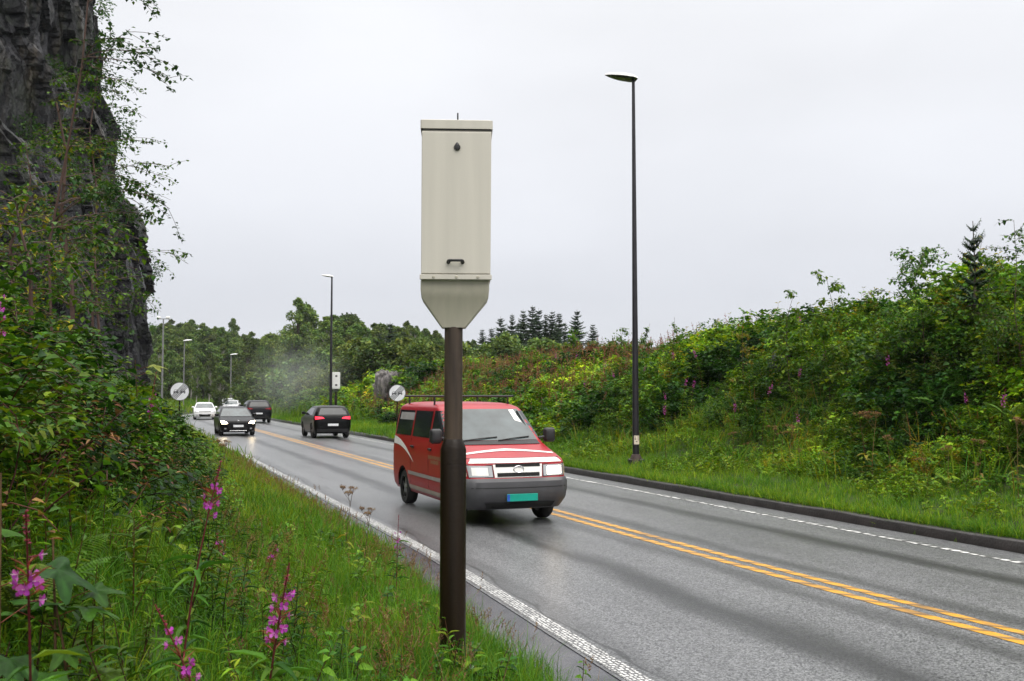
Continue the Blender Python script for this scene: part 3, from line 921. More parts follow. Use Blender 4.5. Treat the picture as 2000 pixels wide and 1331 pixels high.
def t_fireweed(r, h=1.2, flowers=9, seed=8, pal=G_MID, far=False, bloom=.27):
    """leafy red stem, then open magenta flowers, then a tip of red seed pods"""
    m = PM(); az = r.uniform(0, 2 * PI); ln = r.uniform(.10, .30); k = np.linspace(0, 1, 8)
    pts = np.stack([np.cos(az) * ln * h * k ** 2, np.sin(az) * ln * h * k ** 2, h * k], -1)
    m.stem(pts, .0048, .002, (.13, .025, .03), n=4)
    n = int(46 * h); q = np.sort(r.uniform(.12, .72, n))
    at = lambda q: np.stack([np.interp(q, k, pts[:, i]) for i in range(3)], -1)
    sz = r.uniform(.7, 1.15, n)
    m.leaves(at(q), np.arange(n) * 2.4, r.uniform(-.25, .5, n), .115 * sz, .02 * sz, pick(pal, n, r), bend=.35, roll=r.uniform(-.3, .3, n))
    PET = np.array([(.42, .06, .40), (.36, .05, .38), (.48, .12, .46), (.32, .04, .33)])
    nf = flowers; qf = np.sort(r.uniform(1 - bloom - .05, 1 - bloom * .45, nf))
    for i, qq in enumerate(qf):
        ya = i * 2.4 + r.uniform(-.3, .3); c = at(np.array([qq]))[0]
        d = np.array([np.cos(ya), np.sin(ya), .15]); p = c + d * .02
        m.stem(np.stack([c, p]), .0015, .0012, (.2, .02, .06))
        # four petals facing out plus a pale style
        side = np.array([-np.sin(ya), np.cos(ya), 0]); up = np.array([0, 0, 1.0])
        for a in (.5, 2.4, 3.9, 5.5):
            o_ = side * np.cos(a) + up * np.sin(a); wd = -side * np.sin(a) + up * np.cos(a)
            L, W = .0135 * r.uniform(.85, 1.2), .0115
            V = [p, p + o_ * L * .4 + wd * W * .36 + d * .004, p + o_ * L * .8 + wd * W * .46 + d * .007, p + o_ * L + d * .006, p + o_ * L * .8 - wd * W * .46 + d * .007, p + o_ * L * .4 - wd * W * .36 + d * .004]
            m.add(V, [(0, 1, 2), (0, 2, 3), (0, 3, 4), (0, 4, 5)], PET[r.integers(0, 4)] * r.uniform(.75, 1.25))
        m.stem(np.stack([p, p + d * .016]), .0012, .0008, (.6, .45, .6))
    # pods below the flowers, buds above
    nb = seed * 2; qb = r.uniform(1 - bloom * .5, 1.0, nb)
    m.leaves(at(qb), r.uniform(0, 6.3, nb), r.uniform(.2, 1.1, nb), .03 * (1.25 - qb), .012, pick(np.array([(.30, .03, .09), (.22, .03, .08), (.35, .06, .14)]), nb, r), far=True)
    npd = seed * 2; qp = r.uniform(1 - bloom * 1.35, 1 - bloom * .75, npd)
    m.leaves(at(qp), r.uniform(0, 6.3, npd), r.uniform(.25, .8, npd), .05, .0035, pick(np.array([(.24, .04, .05), (.30, .09, .07), (.18, .08, .04)]), npd, r), far=True, bend=-.1)
    return m.arr()

def t_umbel(r, h=1.0):
    """dry brown umbellifer"""
    m = PM(); k = np.linspace(0, 1, 5); az = r.uniform(0, 6.3)
    pts = np.stack([np.cos(az) * .1 * h * k ** 2, np.sin(az) * .1 * h * k ** 2, h * k], -1)
    c = pick(C_DRY, 1, r)[0]
    m.stem(pts, .006, .003, c * .8, n=4)
    for (q0, sc) in ((1.0, 1.0), (.82, .65), (.88, .6)):
        p0 = np.array([np.interp(q0, k, pts[:, i]) for i in range(3)])
        if sc < 1:
            ya = r.uniform(0, 6.3); p1 = p0 + np.array([np.cos(ya) * .12, np.sin(ya) * .12, .16 * h]); m.stem(np.stack([p0, p1]), .003, .002, c * .8); p0 = p1
        for i in range(14):
            ya = r.uniform(0, 6.3); sp_ = r.uniform(.15, 1.0)
            p1 = p0 + np.array([np.cos(ya) * .075 * sp_, np.sin(ya) * .075 * sp_, .075 - .03 * sp_]) * sc * 1.2
            m.stem(np.stack([p0, p1]), .0016, .0012, c)
            m.leaves(p1 + r.normal(0, .009, (7, 3)), r.uniform(0, 6.3, 7), r.uniform(-.3, 1.2, 7), .02, .014, pick(C_DRY, 7, r), far=True)
    n = 8
    m.leaves(np.stack([np.interp(r.uniform(.05, .5, n), k, pts[:, i]) for i in range(3)], -1), r.uniform(0, 6.3, n), r.uniform(-.4, .4, n), .16, .06, pick(G_WARM, n, r), bend=.4)
    return m.arr()

MAPLE = [(0, 0), (-.12, .32), (.10, .25), (.20, .52), (.36, .44), (.42, .20), (.66, .24), (1.0, 0)]
def lobed_leaf(m, pos, yaw, pitch, size, C, r):
    """five lobed toothed leaf, ribs lifted, tips hanging"""
    th = np.linspace(-2.55, 2.55, 61)
    lob = np.zeros_like(th)
    for a, l in ((0, 1.0), (.82, .86), (-.82, .86), (1.75, .55), (-1.75, .55)):
        lob = np.maximum(lob, l * np.exp(-np.abs((th - a) / .30) ** 1.6))
    rad = .30 + .48 * lob + .035 * np.abs(((th * 6.2) % 1) - .5)
    fold = np.cos(th * PI / .82) * .05
    V = []
    for q in (.5, 1.0):
        x = rad * q * np.cos(th); y = rad * q * np.sin(th)
        V.append(np.stack([x + .12, y, fold * q * 1.6 - .30 * (rad * q) ** 2 + .02 * np.sin(th * 3 + r.uniform(0, 6))], -1))
    n = len(th)
    V = np.vstack(V + [np.array([[.12, 0, 0]])]) * size / .8
    R = rot_zyx(yaw, pitch, r.uniform(-.3, .3))
    V = V @ R.T + pos
    F = []
    for i in range(n - 1):
        F += [(i, i + 1, 2 * n), (i, n + i, n + i + 1), (i, n + i + 1, i + 1)]
    ribs = (np.abs(np.cos(th * PI / .82)) > .97)
    col = np.tile(np.asarray(C, float), (2 * n + 1, 1)); col[:n][ribs] *= 1.35; col[n:2 * n] *= r.uniform(.85, 1.1, (n, 1))
    m.add(V, F, col)

def t_maple(r, h=.8, n=9, size=.16, pal=G_MID):
    m = PM(); k = np.linspace(0, 1, 5)
    az = r.uniform(0, 6.3)
    pts = np.stack([np.cos(az) * .15 * h * k ** 2, np.sin(az) * .15 * h * k ** 2, h * k], -1)
    m.stem(pts, .007, .003, (.10, .06, .03), n=4)
    for i in range(n):
        q = r.uniform(.25, 1); p0 = np.array([np.interp(q, k, pts[:, j]) for j in range(3)])
        ya = i * 2.4 + r.uniform(-.3, .3); L = r.uniform(.08, .16)
        p1 = p0 + np.array([np.cos(ya) * L, np.sin(ya) * L, L * .4])
        m.stem(np.stack([p0, p1]), .002, .0015, (.16, .05, .03))
        lobed_leaf(m, p1, ya, r.uniform(-.5, .1), size * r.uniform(.7, 1.15), pick(pal, 1, r)[0], r)
    return m.arr()

def scatter(name, temps, pts, r, scale=(.8, 1.25), tilt=.15, tintjit=.18, tintf=None, mat=None, label=None, squash=None):
    """stuff: bakes copies of the templates at the points into one mesh"""
    Vs, Fs, Cs, o = [], [], [], 0
    pts = np.asarray(pts)
    if len(CLEAR): pts = pts[cleared(pts)]
    which = r.integers(0, len(temps), len(pts))
    for k, (V, F, C) in enumerate(temps):
        p = pts[which == k]; n = len(p)
        if n == 0: continue
        yaw = r.uniform(0, 2 * PI, n); sc = r.uniform(*scale, n)
        Rz = rot_zyx(yaw, r.normal(0, tilt, n), r.normal(0, tilt, n))
        if p.shape[1] > 3: sc = sc * p[:, 3]
        Q = np.einsum('nij,kj->nki', Rz, V) * sc[:, None, None] + p[:, None, :3]
        tj = r.uniform(1 - tintjit, 1 + tintjit, (n, 1, 1)) * np.ones((n, 1, 3))
        if tintf is not None: tj = tj * tintf(p)[:, None, :]
        Cs.append((C[None] * tj).reshape(-1, 3).astype(np.float32)); Vs.append(Q.reshape(-1, 3).astype(np.float32))
        Fs.append((F[None] + (np.arange(n) * len(V))[:, None, None]).reshape(-1, 3).astype(np.int32) + o); o += n * len(V)
    V, F, C = np.vstack(Vs), np.vstack(Fs), np.vstack(Cs)
    ob = link(name, np_mesh(name, V, F, mat or M_LEAF, tint=C))
    tag(ob, label, None, None, 'stuff')
    return ob

def rand_st(r, n, s0, s1, t0, t1, dens=None):
    """n points in the road frame; dens(s, t) in 0..1 keeps a share of them"""
    s = r.uniform(s0, s1, n); t = r.uniform(t0, t1, n)
    if dens is not None:
        kp = r.uniform(0, 1, n) < dens(s, t); s, t = s[kp], t[kp]
    x, y = st2xy(s, t); z = ground_st(s, t)
    return np.stack([x, y, z - .01], -1), s, t

def in_view(p, margin=.12, dmin=.5):
    x, y = p[:, 0], p[:, 1]
    return (y > dmin) & (np.abs(x) < (.515 + margin) * y + 1.2)

def patch_tint(sc, a, b, seed):
    """slow change of leaf colour from plant patch to plant patch"""
    a, b = np.array(a), np.array(b)
    def f(p):
        k = np.clip(.5 + .9 * fbm(p[:, 0] * sc, p[:, 1] * sc, 0, 3, seed), 0, 1)[:, None]
        return a * (1 - k) + b * k
    return f
# ================================================================== VEGETATION AS IT STANDS
ri = np.random.default_rng(11)

# ---------------------------------------------------------------- grass (stuff)
tuft_near = [t_tuft(ri, 18, .20, .005, G_GRASS, .06, 1.1) for _ in range(6)] + [t_tuft(ri, 12, .34, .005, G_GRASS, .05, .7, head=False) for _ in range(2)]
tuft_dry = [t_tuft(ri, 10, .32, .0045, np.vstack([C_DRY, G_WARM[:2]]), .05, .8, head=True) for _ in range(3)]
tuft_mid = [t_tuft(ri, 12, .28, .011, G_GRASS, .09, .8) for _ in range(5)]
tuft_far = [t_tuft(ri, 10, .32, .026, G_GRASS, .20, .8) for _ in range(5)]

def edge_in(s, t, t_edge, amp=.10):
    return t < t_edge + amp * fbm(s * 1.7, t * 0.0, 0, 3, 44)

gt = patch_tint(.9, (.75, .85, .8), (1.25, 1.1, 1.0), 3)
def left_verge(s, t):
    return (edge_in(s, t, 3.08) & (t > -2.0 - .0 * s)).astype(float)
SIL_X = np.array([-200, 0, 90, 170, 240, 290, 350, 385, 430, 520, 640, 2200])
SIL_Y = np.array([470, 560, 640, 705, 750, 785, 838, 868, 905, 1010, 1180, 1400])
def room(p, dmin=.22):
    """how tall a plant may stand before it would hide the road beyond the left bank"""
    px = 1000 + F_PX * p[:, 0] / np.maximum(p[:, 1], .3)
    z = CAM_H - (np.interp(px, SIL_X, SIL_Y) - 772) / F_PX * p[:, 1]
    return np.maximum(z - p[:, 2], dmin)
p1, s, t = rand_st(ri, 15500, -.5, 13, -1.6, 3.2, left_verge); p1 = p1[in_view(p1)]
p2, s, t = rand_st(ri, 9000, 12, 30, .3, 3.2, left_verge)
p3, s, t = rand_st(ri, 5200, 29, 75, .2, 3.2, left_verge)
scatter("grass", tuft_near, p1, ri, (.5, 1.15), .18, .2, gt, M_GRASS, "fresh green grass on the near verge around the camera post")
scatter("grass", tuft_mid, p2, ri, (.7, 1.2), .18, .2, patch_tint(.5, (.8, .85, .8), (1.35, 1.05, 1.0), 13), M_GRASS, "green grass strip beside the white edge line further along")
scatter("grass", tuft_far, p3, ri, (.7, 1.2), .15, .2, patch_tint(.2, (.9, .9, .8), (1.5, 1.0, 1.0), 15), M_GRASS, "grass strip below the round sign on the left")
p4, s, t = rand_st(ri, 4200, 1, 45, .6, 3.15, lambda s, t: edge_in(s, t, 3.12) * np.clip(.06 + 1.3 * smooth(t, 2.0, 2.9) * smooth(s, 8, 20) + .5 * (fbm(s * .5, t, 0, 2, 71) > .25), 0, 1))
p4 = p4[in_view(p4)]
scatter("grass", tuft_dry, p4, ri, (.6, 1.1), .25, .2, None, M_GRASS, "dry reddish brown seeding grass along the asphalt edge")

def right_verge(s, t):
    return ((t > 11.06 + .05 * fbm(s * 1.3, 0, 0, 2, 3)) & (t < 14.8)).astype(float)
p5, s, t = rand_st(ri, 9500, 4, 32, 11.05, 15.2, right_verge)
p6, s, t = rand_st(ri, 7000, 31, 90, 11.05, 15.2, right_verge)
rt = patch_tint(.45, (.85, .95, .9), (1.45, 1.25, 1.0), 23)
scatter("grass", tuft_mid, p5, ri, (.35, .8), .2, .2, rt, M_GRASS, "bright grass verge behind the dark kerb on the right")
scatter("grass", tuft_far, p6, ri, (.55, 1.0), .15, .2, rt, M_GRASS, "grass verge beyond the red van on the far side")
tb = [t_tuft(ri, 8, .55, .03, G_MID, .25, .8) for _ in range(4)]
def far_dens(s, t): return ((t < 2.9) | (t > 11.3)).astype(float)
p7, s, t = rand_st(ri, 26000, 60, 270, -70, 60, far_dens); 
kp = in_view(p7, .02)
scatter("grass", tb, p7[kp], ri, (1, 2.4), .15, .25, patch_tint(.05, (.6, .75, .7), (1.2, 1.0, .8), 33), M_GRASS, "rough grass under the wood round the road bend")
# broad leaved weeds in the verges
weed = [t_stem(ri, .16, 11, .075, .038, G_MID, .5, (-.1, .5)) for _ in range(4)] + [t_stem(ri, .24, 16, .06, .03, G_DARK * 1.3, .4, (-.2, .5)) for _ in range(3)]
def wd(s, t): return left_verge(s, t) * smooth(fbm(s * .9, t * .9, 0, 2, 171), -.25, .4)
pw, s, t = rand_st(ri, 2600, 1.5, 26, -1.2, 3.0, wd); pw = pw[in_view(pw, .05, 2.6)]
scatter("undergrowth", weed, pw, ri, (.6, 1.4), .3, .25, gt, M_LEAF, "low broad leaved weeds in the near verge grass")
def wd2(s, t): return smooth(fbm(s * .5, t * .9, 0, 2, 181), -.3, .3) * smooth(t, 11.3, 12.6)
pw2, s, t = rand_st(ri, 3600, 6, 40, 11.3, 15.0, wd2)
scatter("undergrowth", [t_stem(ri, .26, 16, .09, .04, G_MID, .5, (-.1, .6), far=True) for _ in range(4)], pw2, ri, (.6, 1.5), .3, .25, rt, M_LEAF, "low leafy weeds in the grass verge behind the kerb")
# overhanging fringe on the kerb
p8, s, t = rand_st(ri, 2600, 3, 40, 11.04, 11.2, None)
scatter("grass", tuft_mid, p8 + np.array([0, 0, .0]), ri, (.4, .75), .35, .2, rt, M_GRASS, "grass fringe hanging over the kerb edge")

# ---------------------------------------------------------------- undergrowth masses (stuff)
st_near = [t_stem(ri, .75, 44, .095, .020, G_DARK, .25, branch=1) for _ in range(4)] + [t_stem(ri, .55, 36, .08, .019, G_MID, .3) for _ in range(3)]
br_near = [t_bramble(ri, .65, .7, 16, .058, .036, G_DARK) for _ in range(3)] + [t_bramble(ri, .5, .8, 15, .05, .034, G_MID) for _ in range(1)] + [t_bramble(ri, .6, .7, 12, .05, .025, np.vstack([G_DARK, C_DRY])) for _ in range(1)]
fe_near = [t_fern(ri, .6, 6, G_MID, 18) for _ in range(2)]
lt = patch_tint(.8, (.28, .42, .45), (1.2, 1.1, .8), 53)
def left_bush(s, t):
    edge = np.interp(s, [0, 3, 6, 10, 14, 22, 45, 60], [-.85, -.65, -.35, .35, .9, 1.15, 1.2, 1.1]) + .35 * fbm(s * .55, t * .4, 0, 2, 91)
    return smooth(edge - t, -.15, .35)
q1, s, t = rand_st(ri, 9500, 1.7, 16, -5.0, 1.6, left_bush)
q1 = q1[in_view(q1, .1, 1.15)]
ht = (1.0 + .35 * fbm(q1[:, 0] * .7, q1[:, 1] * .7, 0, 2, 19))[:, None]
ht = np.minimum(ht, room(q1)[:, None] / 1.15)
far_k = np.clip(smooth(q1[:, 1], 1.0, 4.0), .25, 1)[:, None]
scatter("undergrowth", st_near + br_near + fe_near, np.hstack([q1, ht * far_k]), ri, (.75, 1.3), .2, .25, lt, M_LEAF, "dense dark leafy undergrowth on the near left bank")
q2, s, t = rand_st(ri, 5200, 15, 46, -4.5, 1.9, left_bush)
q2 = np.hstack([q2, np.minimum(1.05 + .4 * fbm(q2[:, 0] * .5, q2[:, 1] * .5, 0, 2, 29), room(q2) / 1.25)[:, None]])
st_mid = [t_stem(ri, .85, 30, .13, .035, G_DARK, .25, branch=1, far=True) for _ in range(4)]
br_mid = [t_bramble(ri, .7, .8, 10, .12, .08, G_DARK, far=True) for _ in range(4)]
scatter("undergrowth", st_mid + br_mid, q2, ri, (.8, 1.3), .2, .25, lt, M_LEAF, "dark bramble undergrowth at the foot of the cliff")
# brighter sprays and dead hanging leaves in the near undergrowth
bright = [t_bramble(ri, .6, .6, 9, .055, .032, G_GRASS) for _ in range(3)] + [t_bramble(ri, .55, .6, 6, .06, .018, C_DRY * np.array([1.1, .9, .9])) for _ in range(2)]
qb, s, t = rand_st(ri, 650, 2.5, 14, -3.5, .9, lambda s, t: left_bush(s, t - .2))
qb = qb[in_view(qb, .05, 3.6)]
scatter("undergrowth", bright, np.hstack([qb, np.clip(room(qb)[:, None] / 1.0, .3, 1.15)]), ri, (.85, 1.15), .3, .25, None, M_LEAF, "bright young sprays and dead brown leaves scattered over the left bank")
# leafy willowherb among the near grass
def sparse(s, t): return np.clip(.62 - .34 * (t + .3), .02, .6) * (fbm(s * .8, t * .8, 0, 2, 77) > -.25)
q3, s, t = rand_st(ri, 1900, 1.5, 12, -.9, 2.3, sparse)
q3 = q3[in_view(q3)]
q3 = q3[~((np.abs(q3[:, 0] + .36) < .22) & (np.abs(q3[:, 1] - 6.2) < .5))]
q3 = q3[q3[:, 1] > 2.0]
scatter("undergrowth", [t_stem(ri, .45, 30, .08, .019, G_MID, .2) for _ in range(5)], q3, ri, (.55, 1.2), .15, .2, lt, M_LEAF, "young leafy willowherb shoots among the verge grass")

rt2 = patch_tint(.33, (.26, .42, .5), (1.85, 1.6, .9), 63)
rt3 = lambda p: 1.22 * rt2(p) * patch_tint(1.1, (.6, .7, .72), (1.35, 1.3, 1.1), 64)(p)
def right_bush(s, t):
    e = 13.3 + 1.0 * fbm(s * .35, 0, 0, 3, 101)
    return smooth(t - e, -.4, .7)
st_r = [t_stem(ri, .8, 32, .12, .034, G_MID, .25, branch=1, far=True) for _ in range(4)] + [t_stem(ri, 1.0, 30, .13, .03, G_WARM, .2, branch=2, far=True) for _ in range(1)]
br_r = [t_bramble(ri, .65, .8, 11, .11, .08, G_DARK, far=True) for _ in range(3)] + [t_bramble(ri, .55, .8, 11, .10, .075, G_MID, far=True) for _ in range(3)]
fe_r = [t_fern(ri, .7, 6, G_MID, 12) for _ in range(1)]
q4, s, t = rand_st(ri, 9500, 7, 32, 12.8, 25.5, right_bush)
hv = ((1.0 + .5 * fbm(q4[:, 0] * .45, q4[:, 1] * .45, 0, 2, 39)) * (.34 + .66 * smooth(t, 13.0, 16.5)))[:, None]
scatter("undergrowth", st_r + br_r + fe_r, np.hstack([q4, hv]), ri, (.65, 1.25), .22, .25, rt3, M_LEAF, "tangled green undergrowth covering the right bank beyond the lamp post")
q5, s, t = rand_st(ri, 6200, 31, 62, 12.8, 25.5, right_bush)
st_f = [t_stem(ri, .85, 22, .18, .06, G_MID, .25, far=True) for _ in range(3)] + [t_stem(ri, .9, 20, .16, .05, G_WARM, .2, far=True)]
br_f = [t_bramble(ri, .7, .9, 8, .17, .13, G_DARK, far=True) for _ in range(2)] + [t_bramble(ri, .7, .9, 8, .16, .12, G_MID, far=True) for _ in range(2)]
scatter("undergrowth", st_f + br_f, q5, ri, (.7, 1.2), .2, .25, rt3, M_LEAF, "tangled undergrowth on the bank behind the red van")
q6, s, t = rand_st(ri, 7000, 60, 130, 12.6, 34, right_bush)
scatter("undergrowth", br_f + st_f, np.hstack([q6, 1.15 + .5 * fbm(q6[:, 0] * .2, q6[:, 1] * .2, 0, 2, 49)[:, None]]), ri, (.8, 1.4), .2, .25, rt3, M_LEAF, "green scrub on the bank beyond the far speed camera")
# rusty seed spikes of fireweed gone over, drifts on the right bank
spike = [t_stem(ri, 1.0, 34, .075, .022, np.array([(.26, .10, .08), (.30, .15, .08), (.22, .09, .10), (.17, .16, .04)]), .12, (.3, 1.1), far=True, stemc=(.2, .05, .04)) for _ in range(4)]
def drift(s, t): return right_bush(s, t) * np.clip(smooth(fbm(s * .16, t * .3, 0, 2, 111), .0, .45) * .7 * smooth(s, 24, 34) + .8 * smooth(s, 29, 38) * (1 - smooth(s, 58, 66)) * smooth(t, 14, 16), 0, 1)
q7, s, t = rand_st(ri, 4200, 14, 75, 13.5, 23, drift)
scatter("undergrowth", spike, q7, ri, (1.05, 1.6), .12, .25, None, M_LEAF, "drifts of rusty red fireweed seed stalks on the bank")

# long grass on the lower slope of the right bank
tall = [t_tuft(ri, 16, .62, .016, np.vstack([G_GRASS, G_WARM[:1]]), .14, .9) for _ in range(5)] + [t_tuft(ri, 12, .7, .014, np.vstack([C_DRY, G_WARM]), .12, .8, head=True)]
def lower(s, t): return smooth(t, 12.9, 13.6) * (1 - .85 * smooth(t, 14.6, 17.5)) * np.clip(.55 + 1.2 * fbm(s * .3, t * .5, 0, 2, 141), .1, 1)
q8, s, t = rand_st(ri, 1500, 8, 60, 12.9, 19, lower)
scatter("grass", tall, q8, ri, (.6, 1.2), .25, .25, rt, M_GRASS, "long grass on the lower slope of the right bank")

# ---------------------------------------------------------------- single plants
def plant(name, label, cat, tmpl, loc, mat=None, scale=1.0, rz=0.0, group=None):
    me = tmpl if isinstance(tmpl, bpy.types.Mesh) else np_mesh(name, *tmpl[:2], mat or M_LEAF, tint=tmpl[2])
    o = link(name, me)
    o.location = loc; o.rotation_euler = (0, 0, rz); o.scale = (scale,) * 3
    return tag(o, label, cat, group)

def at_ground(px, d, dz=0.0):
    v = P(px, 772, d)
    return Vector((v.x, v.y, float(ground_xy(v.x, v.y)) + dz))

def plant_to(px, py, d):
    """ground point under a plant whose tip is seen at px, py, and the height it needs"""
    top = P(px, py, d)
    g = float(ground_xy(top.x, top.y))
    return Vector((top.x, top.y, g - .02)), top.z - g + .02

rf = np.random.default_rng(5)
def fireweed(px, py, d, label, flowers=10, lean=None, group=None, bloom=.27):
    loc, h = plant_to(px, py, d)
    h = max(.35, h)
    return plant("fireweed", label, "fireweed", t_fireweed(rf, h, flowers, 8, G_DARK * 1.2, bloom=bloom), loc, M_PETAL, group=group)
fireweed(82, 970, 2.2, "tall fireweed with large magenta flowers at the left edge, nearest the camera", 9, bloom=.12)
fireweed(503, 1092, 2.7, "magenta fireweed spike at the bottom, standing alone in the grass", 14, bloom=.2)
fireweed(474, 1180, 2.65, "shorter magenta fireweed against the taller bottom spike", 7, bloom=.2)
fireweed(352, 905, 3.2, "reddish fireweed stalk with a few magenta flowers beside dark bushes", 7, bloom=.13)
fireweed(775, 1010, 8.6, "small fireweed at the road edge left of the brown post", 6, bloom=.35)
fireweed(435, 1045, 6.2, "tiny fireweed half hidden in the left verge grass", 4, bloom=.25)
fireweed(512, 1062, 6.8, "slender fireweed in the verge grass nearer the road", 4, bloom=.2)
fireweed(283, 725, 8.2, "fireweed with pink flowers against the foot of the cliff", 9, bloom=.3)
fireweed(10, 500, 4.2, "fireweed flowering against dark rock high at the left edge", 9, bloom=.25)
# right bank: small magenta spikes
spots = [(1817, 625, 19), (1735, 720, 18), (1895, 768, 16), (1947, 800, 15), (1790, 838, 17), (1605, 690, 22), (1570, 640, 24), (1553, 728, 21), (1432, 795, 21), (1330, 762, 25), (1305, 770, 26), (1347, 757, 24.5),
         (1318, 705, 30), (1250, 718, 33), (1203, 742, 36), (1178, 715, 38), (1148, 748, 40), (1488, 780, 20.5), (1560, 815, 18.5), (1487, 895, 16.5), (1372, 705, 30), (1120, 690, 46), (1085, 700, 49), (1300, 812, 24.5), (1040, 712, 52)]
gfw = "fireweed flowering on the right bank"
labs = {0: "brightest magenta fireweed head high on the right bank", 2: "fireweed spike in dark leaves at the far right", 3: "lowest fireweed spike at the far right of the bank", 9: "middle one of three fireweed spikes right of the lamp post", 10: "left one of three fireweed spikes right of the lamp post", 11: "right one of three fireweed spikes right of the lamp post"}
fwm = [np_mesh("fireweed", *a[:2], M_PETAL, tint=a[2]) for a in (t_fireweed(rf, 1.1, 13, 8, G_MID, bloom=.16) for _ in range(4))]
for i, (px, py, d) in enumerate(spots):
    if float(xy2st(*hit(px, py, 1.15, max(9, d * .7), 140)[:2])[1]) < 13: continue
    v = hit(px, py, 1.15, max(9, d * .7), 140); loc, h = Vector((v.x, v.y, v.z - .02)), 1.4 + .2 * math.sin(i * 2.3)
    plant("fireweed", labs.get(i, "small magenta fireweed spike scattered among the leaves of the right bank"), "fireweed", fwm[i % 4], loc, scale=h / 1.1, rz=i * 1.7, group=gfw)
# dry umbels
um = [np_mesh("dry_umbel", *a[:2], M_PETAL, tint=a[2]) for a in (t_umbel(rf, 1.0) for _ in range(4))]
def bank_to(px, py, d, tmin=12.6):
    while True:
        v = P(px, py, d)
        if float(xy2st(v.x, v.y)[1]) > tmin or d > 120: return plant_to(px, py, d)
        d += .25
usp = [(1508, 840, 18), (1525, 850, 17.6), (1540, 838, 17.8), (1565, 895, 15.6), (1430, 850, 19.5), (1912, 868, 13.8), (1805, 905, 14.5), (1700, 775, 18), (1690, 790, 17.5), (1740, 860, 15.5), (1850, 880, 14.5), (1985, 830, 14), (1905, 920, 13), (1455, 870, 18), (1608, 905, 15.5), (1250, 850, 27), (1795, 930, 13.6)]
for i, (px, py, d) in enumerate(usp):
    loc, h = bank_to(px, py, d, 13.2)
    plant("dry_umbel", "pale brown umbel standing alone at the grass edge" if i == 3 else "dry brown seed umbel above the greenery low on the right bank", "dead flower", um[i % 4], loc, scale=min(max(h, .55), 1.3), rz=i, group="dry umbels on the right bank")
for px, py, d, lab in ((675, 965, 10.2, "dark brown dead flower head at the road edge left of the post"), (712, 1005, 9.8, "drooping brown seed head by the white line, lower than its neighbour"), (430, 872, 15, "blackish dry stalk in the left grass strip")):
    loc, h = plant_to(px, py, d)
    plant("dry_umbel", lab, "dead flower", um[0], loc, scale=min(max(h, .3), 1.0))

# near broad leaves, ferns and shrubs on the left bank
for px, py, d, n, size, lab in ((118, 1060, 3.0, 6, .12, "sapling with broad lobed maple leaves near the bottom left corner"), (8, 930, 2.9, 6, .14, "broad lobed maple leaves cut off by the left edge"), (275, 705, 9.0, 10, .16, "pale green maple sapling against the foot of the cliff"),
                                (150, 1160, 3.0, 4, .13, "large drooping dark leaf below the lobed maple leaves")):
    loc, h = plant_to(px, py, d)
    plant("maple_sapling", lab, "sapling", t_maple(rf, max(h, .4), n, size, G_DARK * .8 if d < 8 else G_WARM * np.array([.8, 1.35, 1])), loc)
for px, py, d, lab in ((55, 850, 3.6, "fern fronds reaching over dark leaves at the left edge"), (330, 990, 6.6, "fern at the edge of the left bushes"), (235, 940, 5.2, "shaded fern between the left bushes"), (1975, 755, 15, "yellowish fern at the far right of the bank")):
    loc, h = plant_to(px, py, d) if px < 1000 else bank_to(px, py, d, 14.5)
    hh = min(max(h, .5), .75)
    plant("fern", lab, "fern", t_fern(rf, hh * (.7 if px < 1000 else 1), 8, G_MID * .75, 40, .8, .22), (loc.x, loc.y, loc.z + max(0, h - hh) * .9))

# shoot with red stem in front of the post
loc, h = plant_to(883, 1212, 5.9)
plant("willowherb_shoot", "leafy shoot in front of the foot of the brown post", "plant", t_stem(rf, .42, 16, .10, .022, G_GRASS, .12), loc)
plant("grass_tussock", "dead straw coloured grass leaning on the foot of the brown post", "grass tuft", t_tuft(rf, 40, .32, .005, C_DRY * 1.3, .05, .8), at_ground(905, 6.15), M_GRASS)

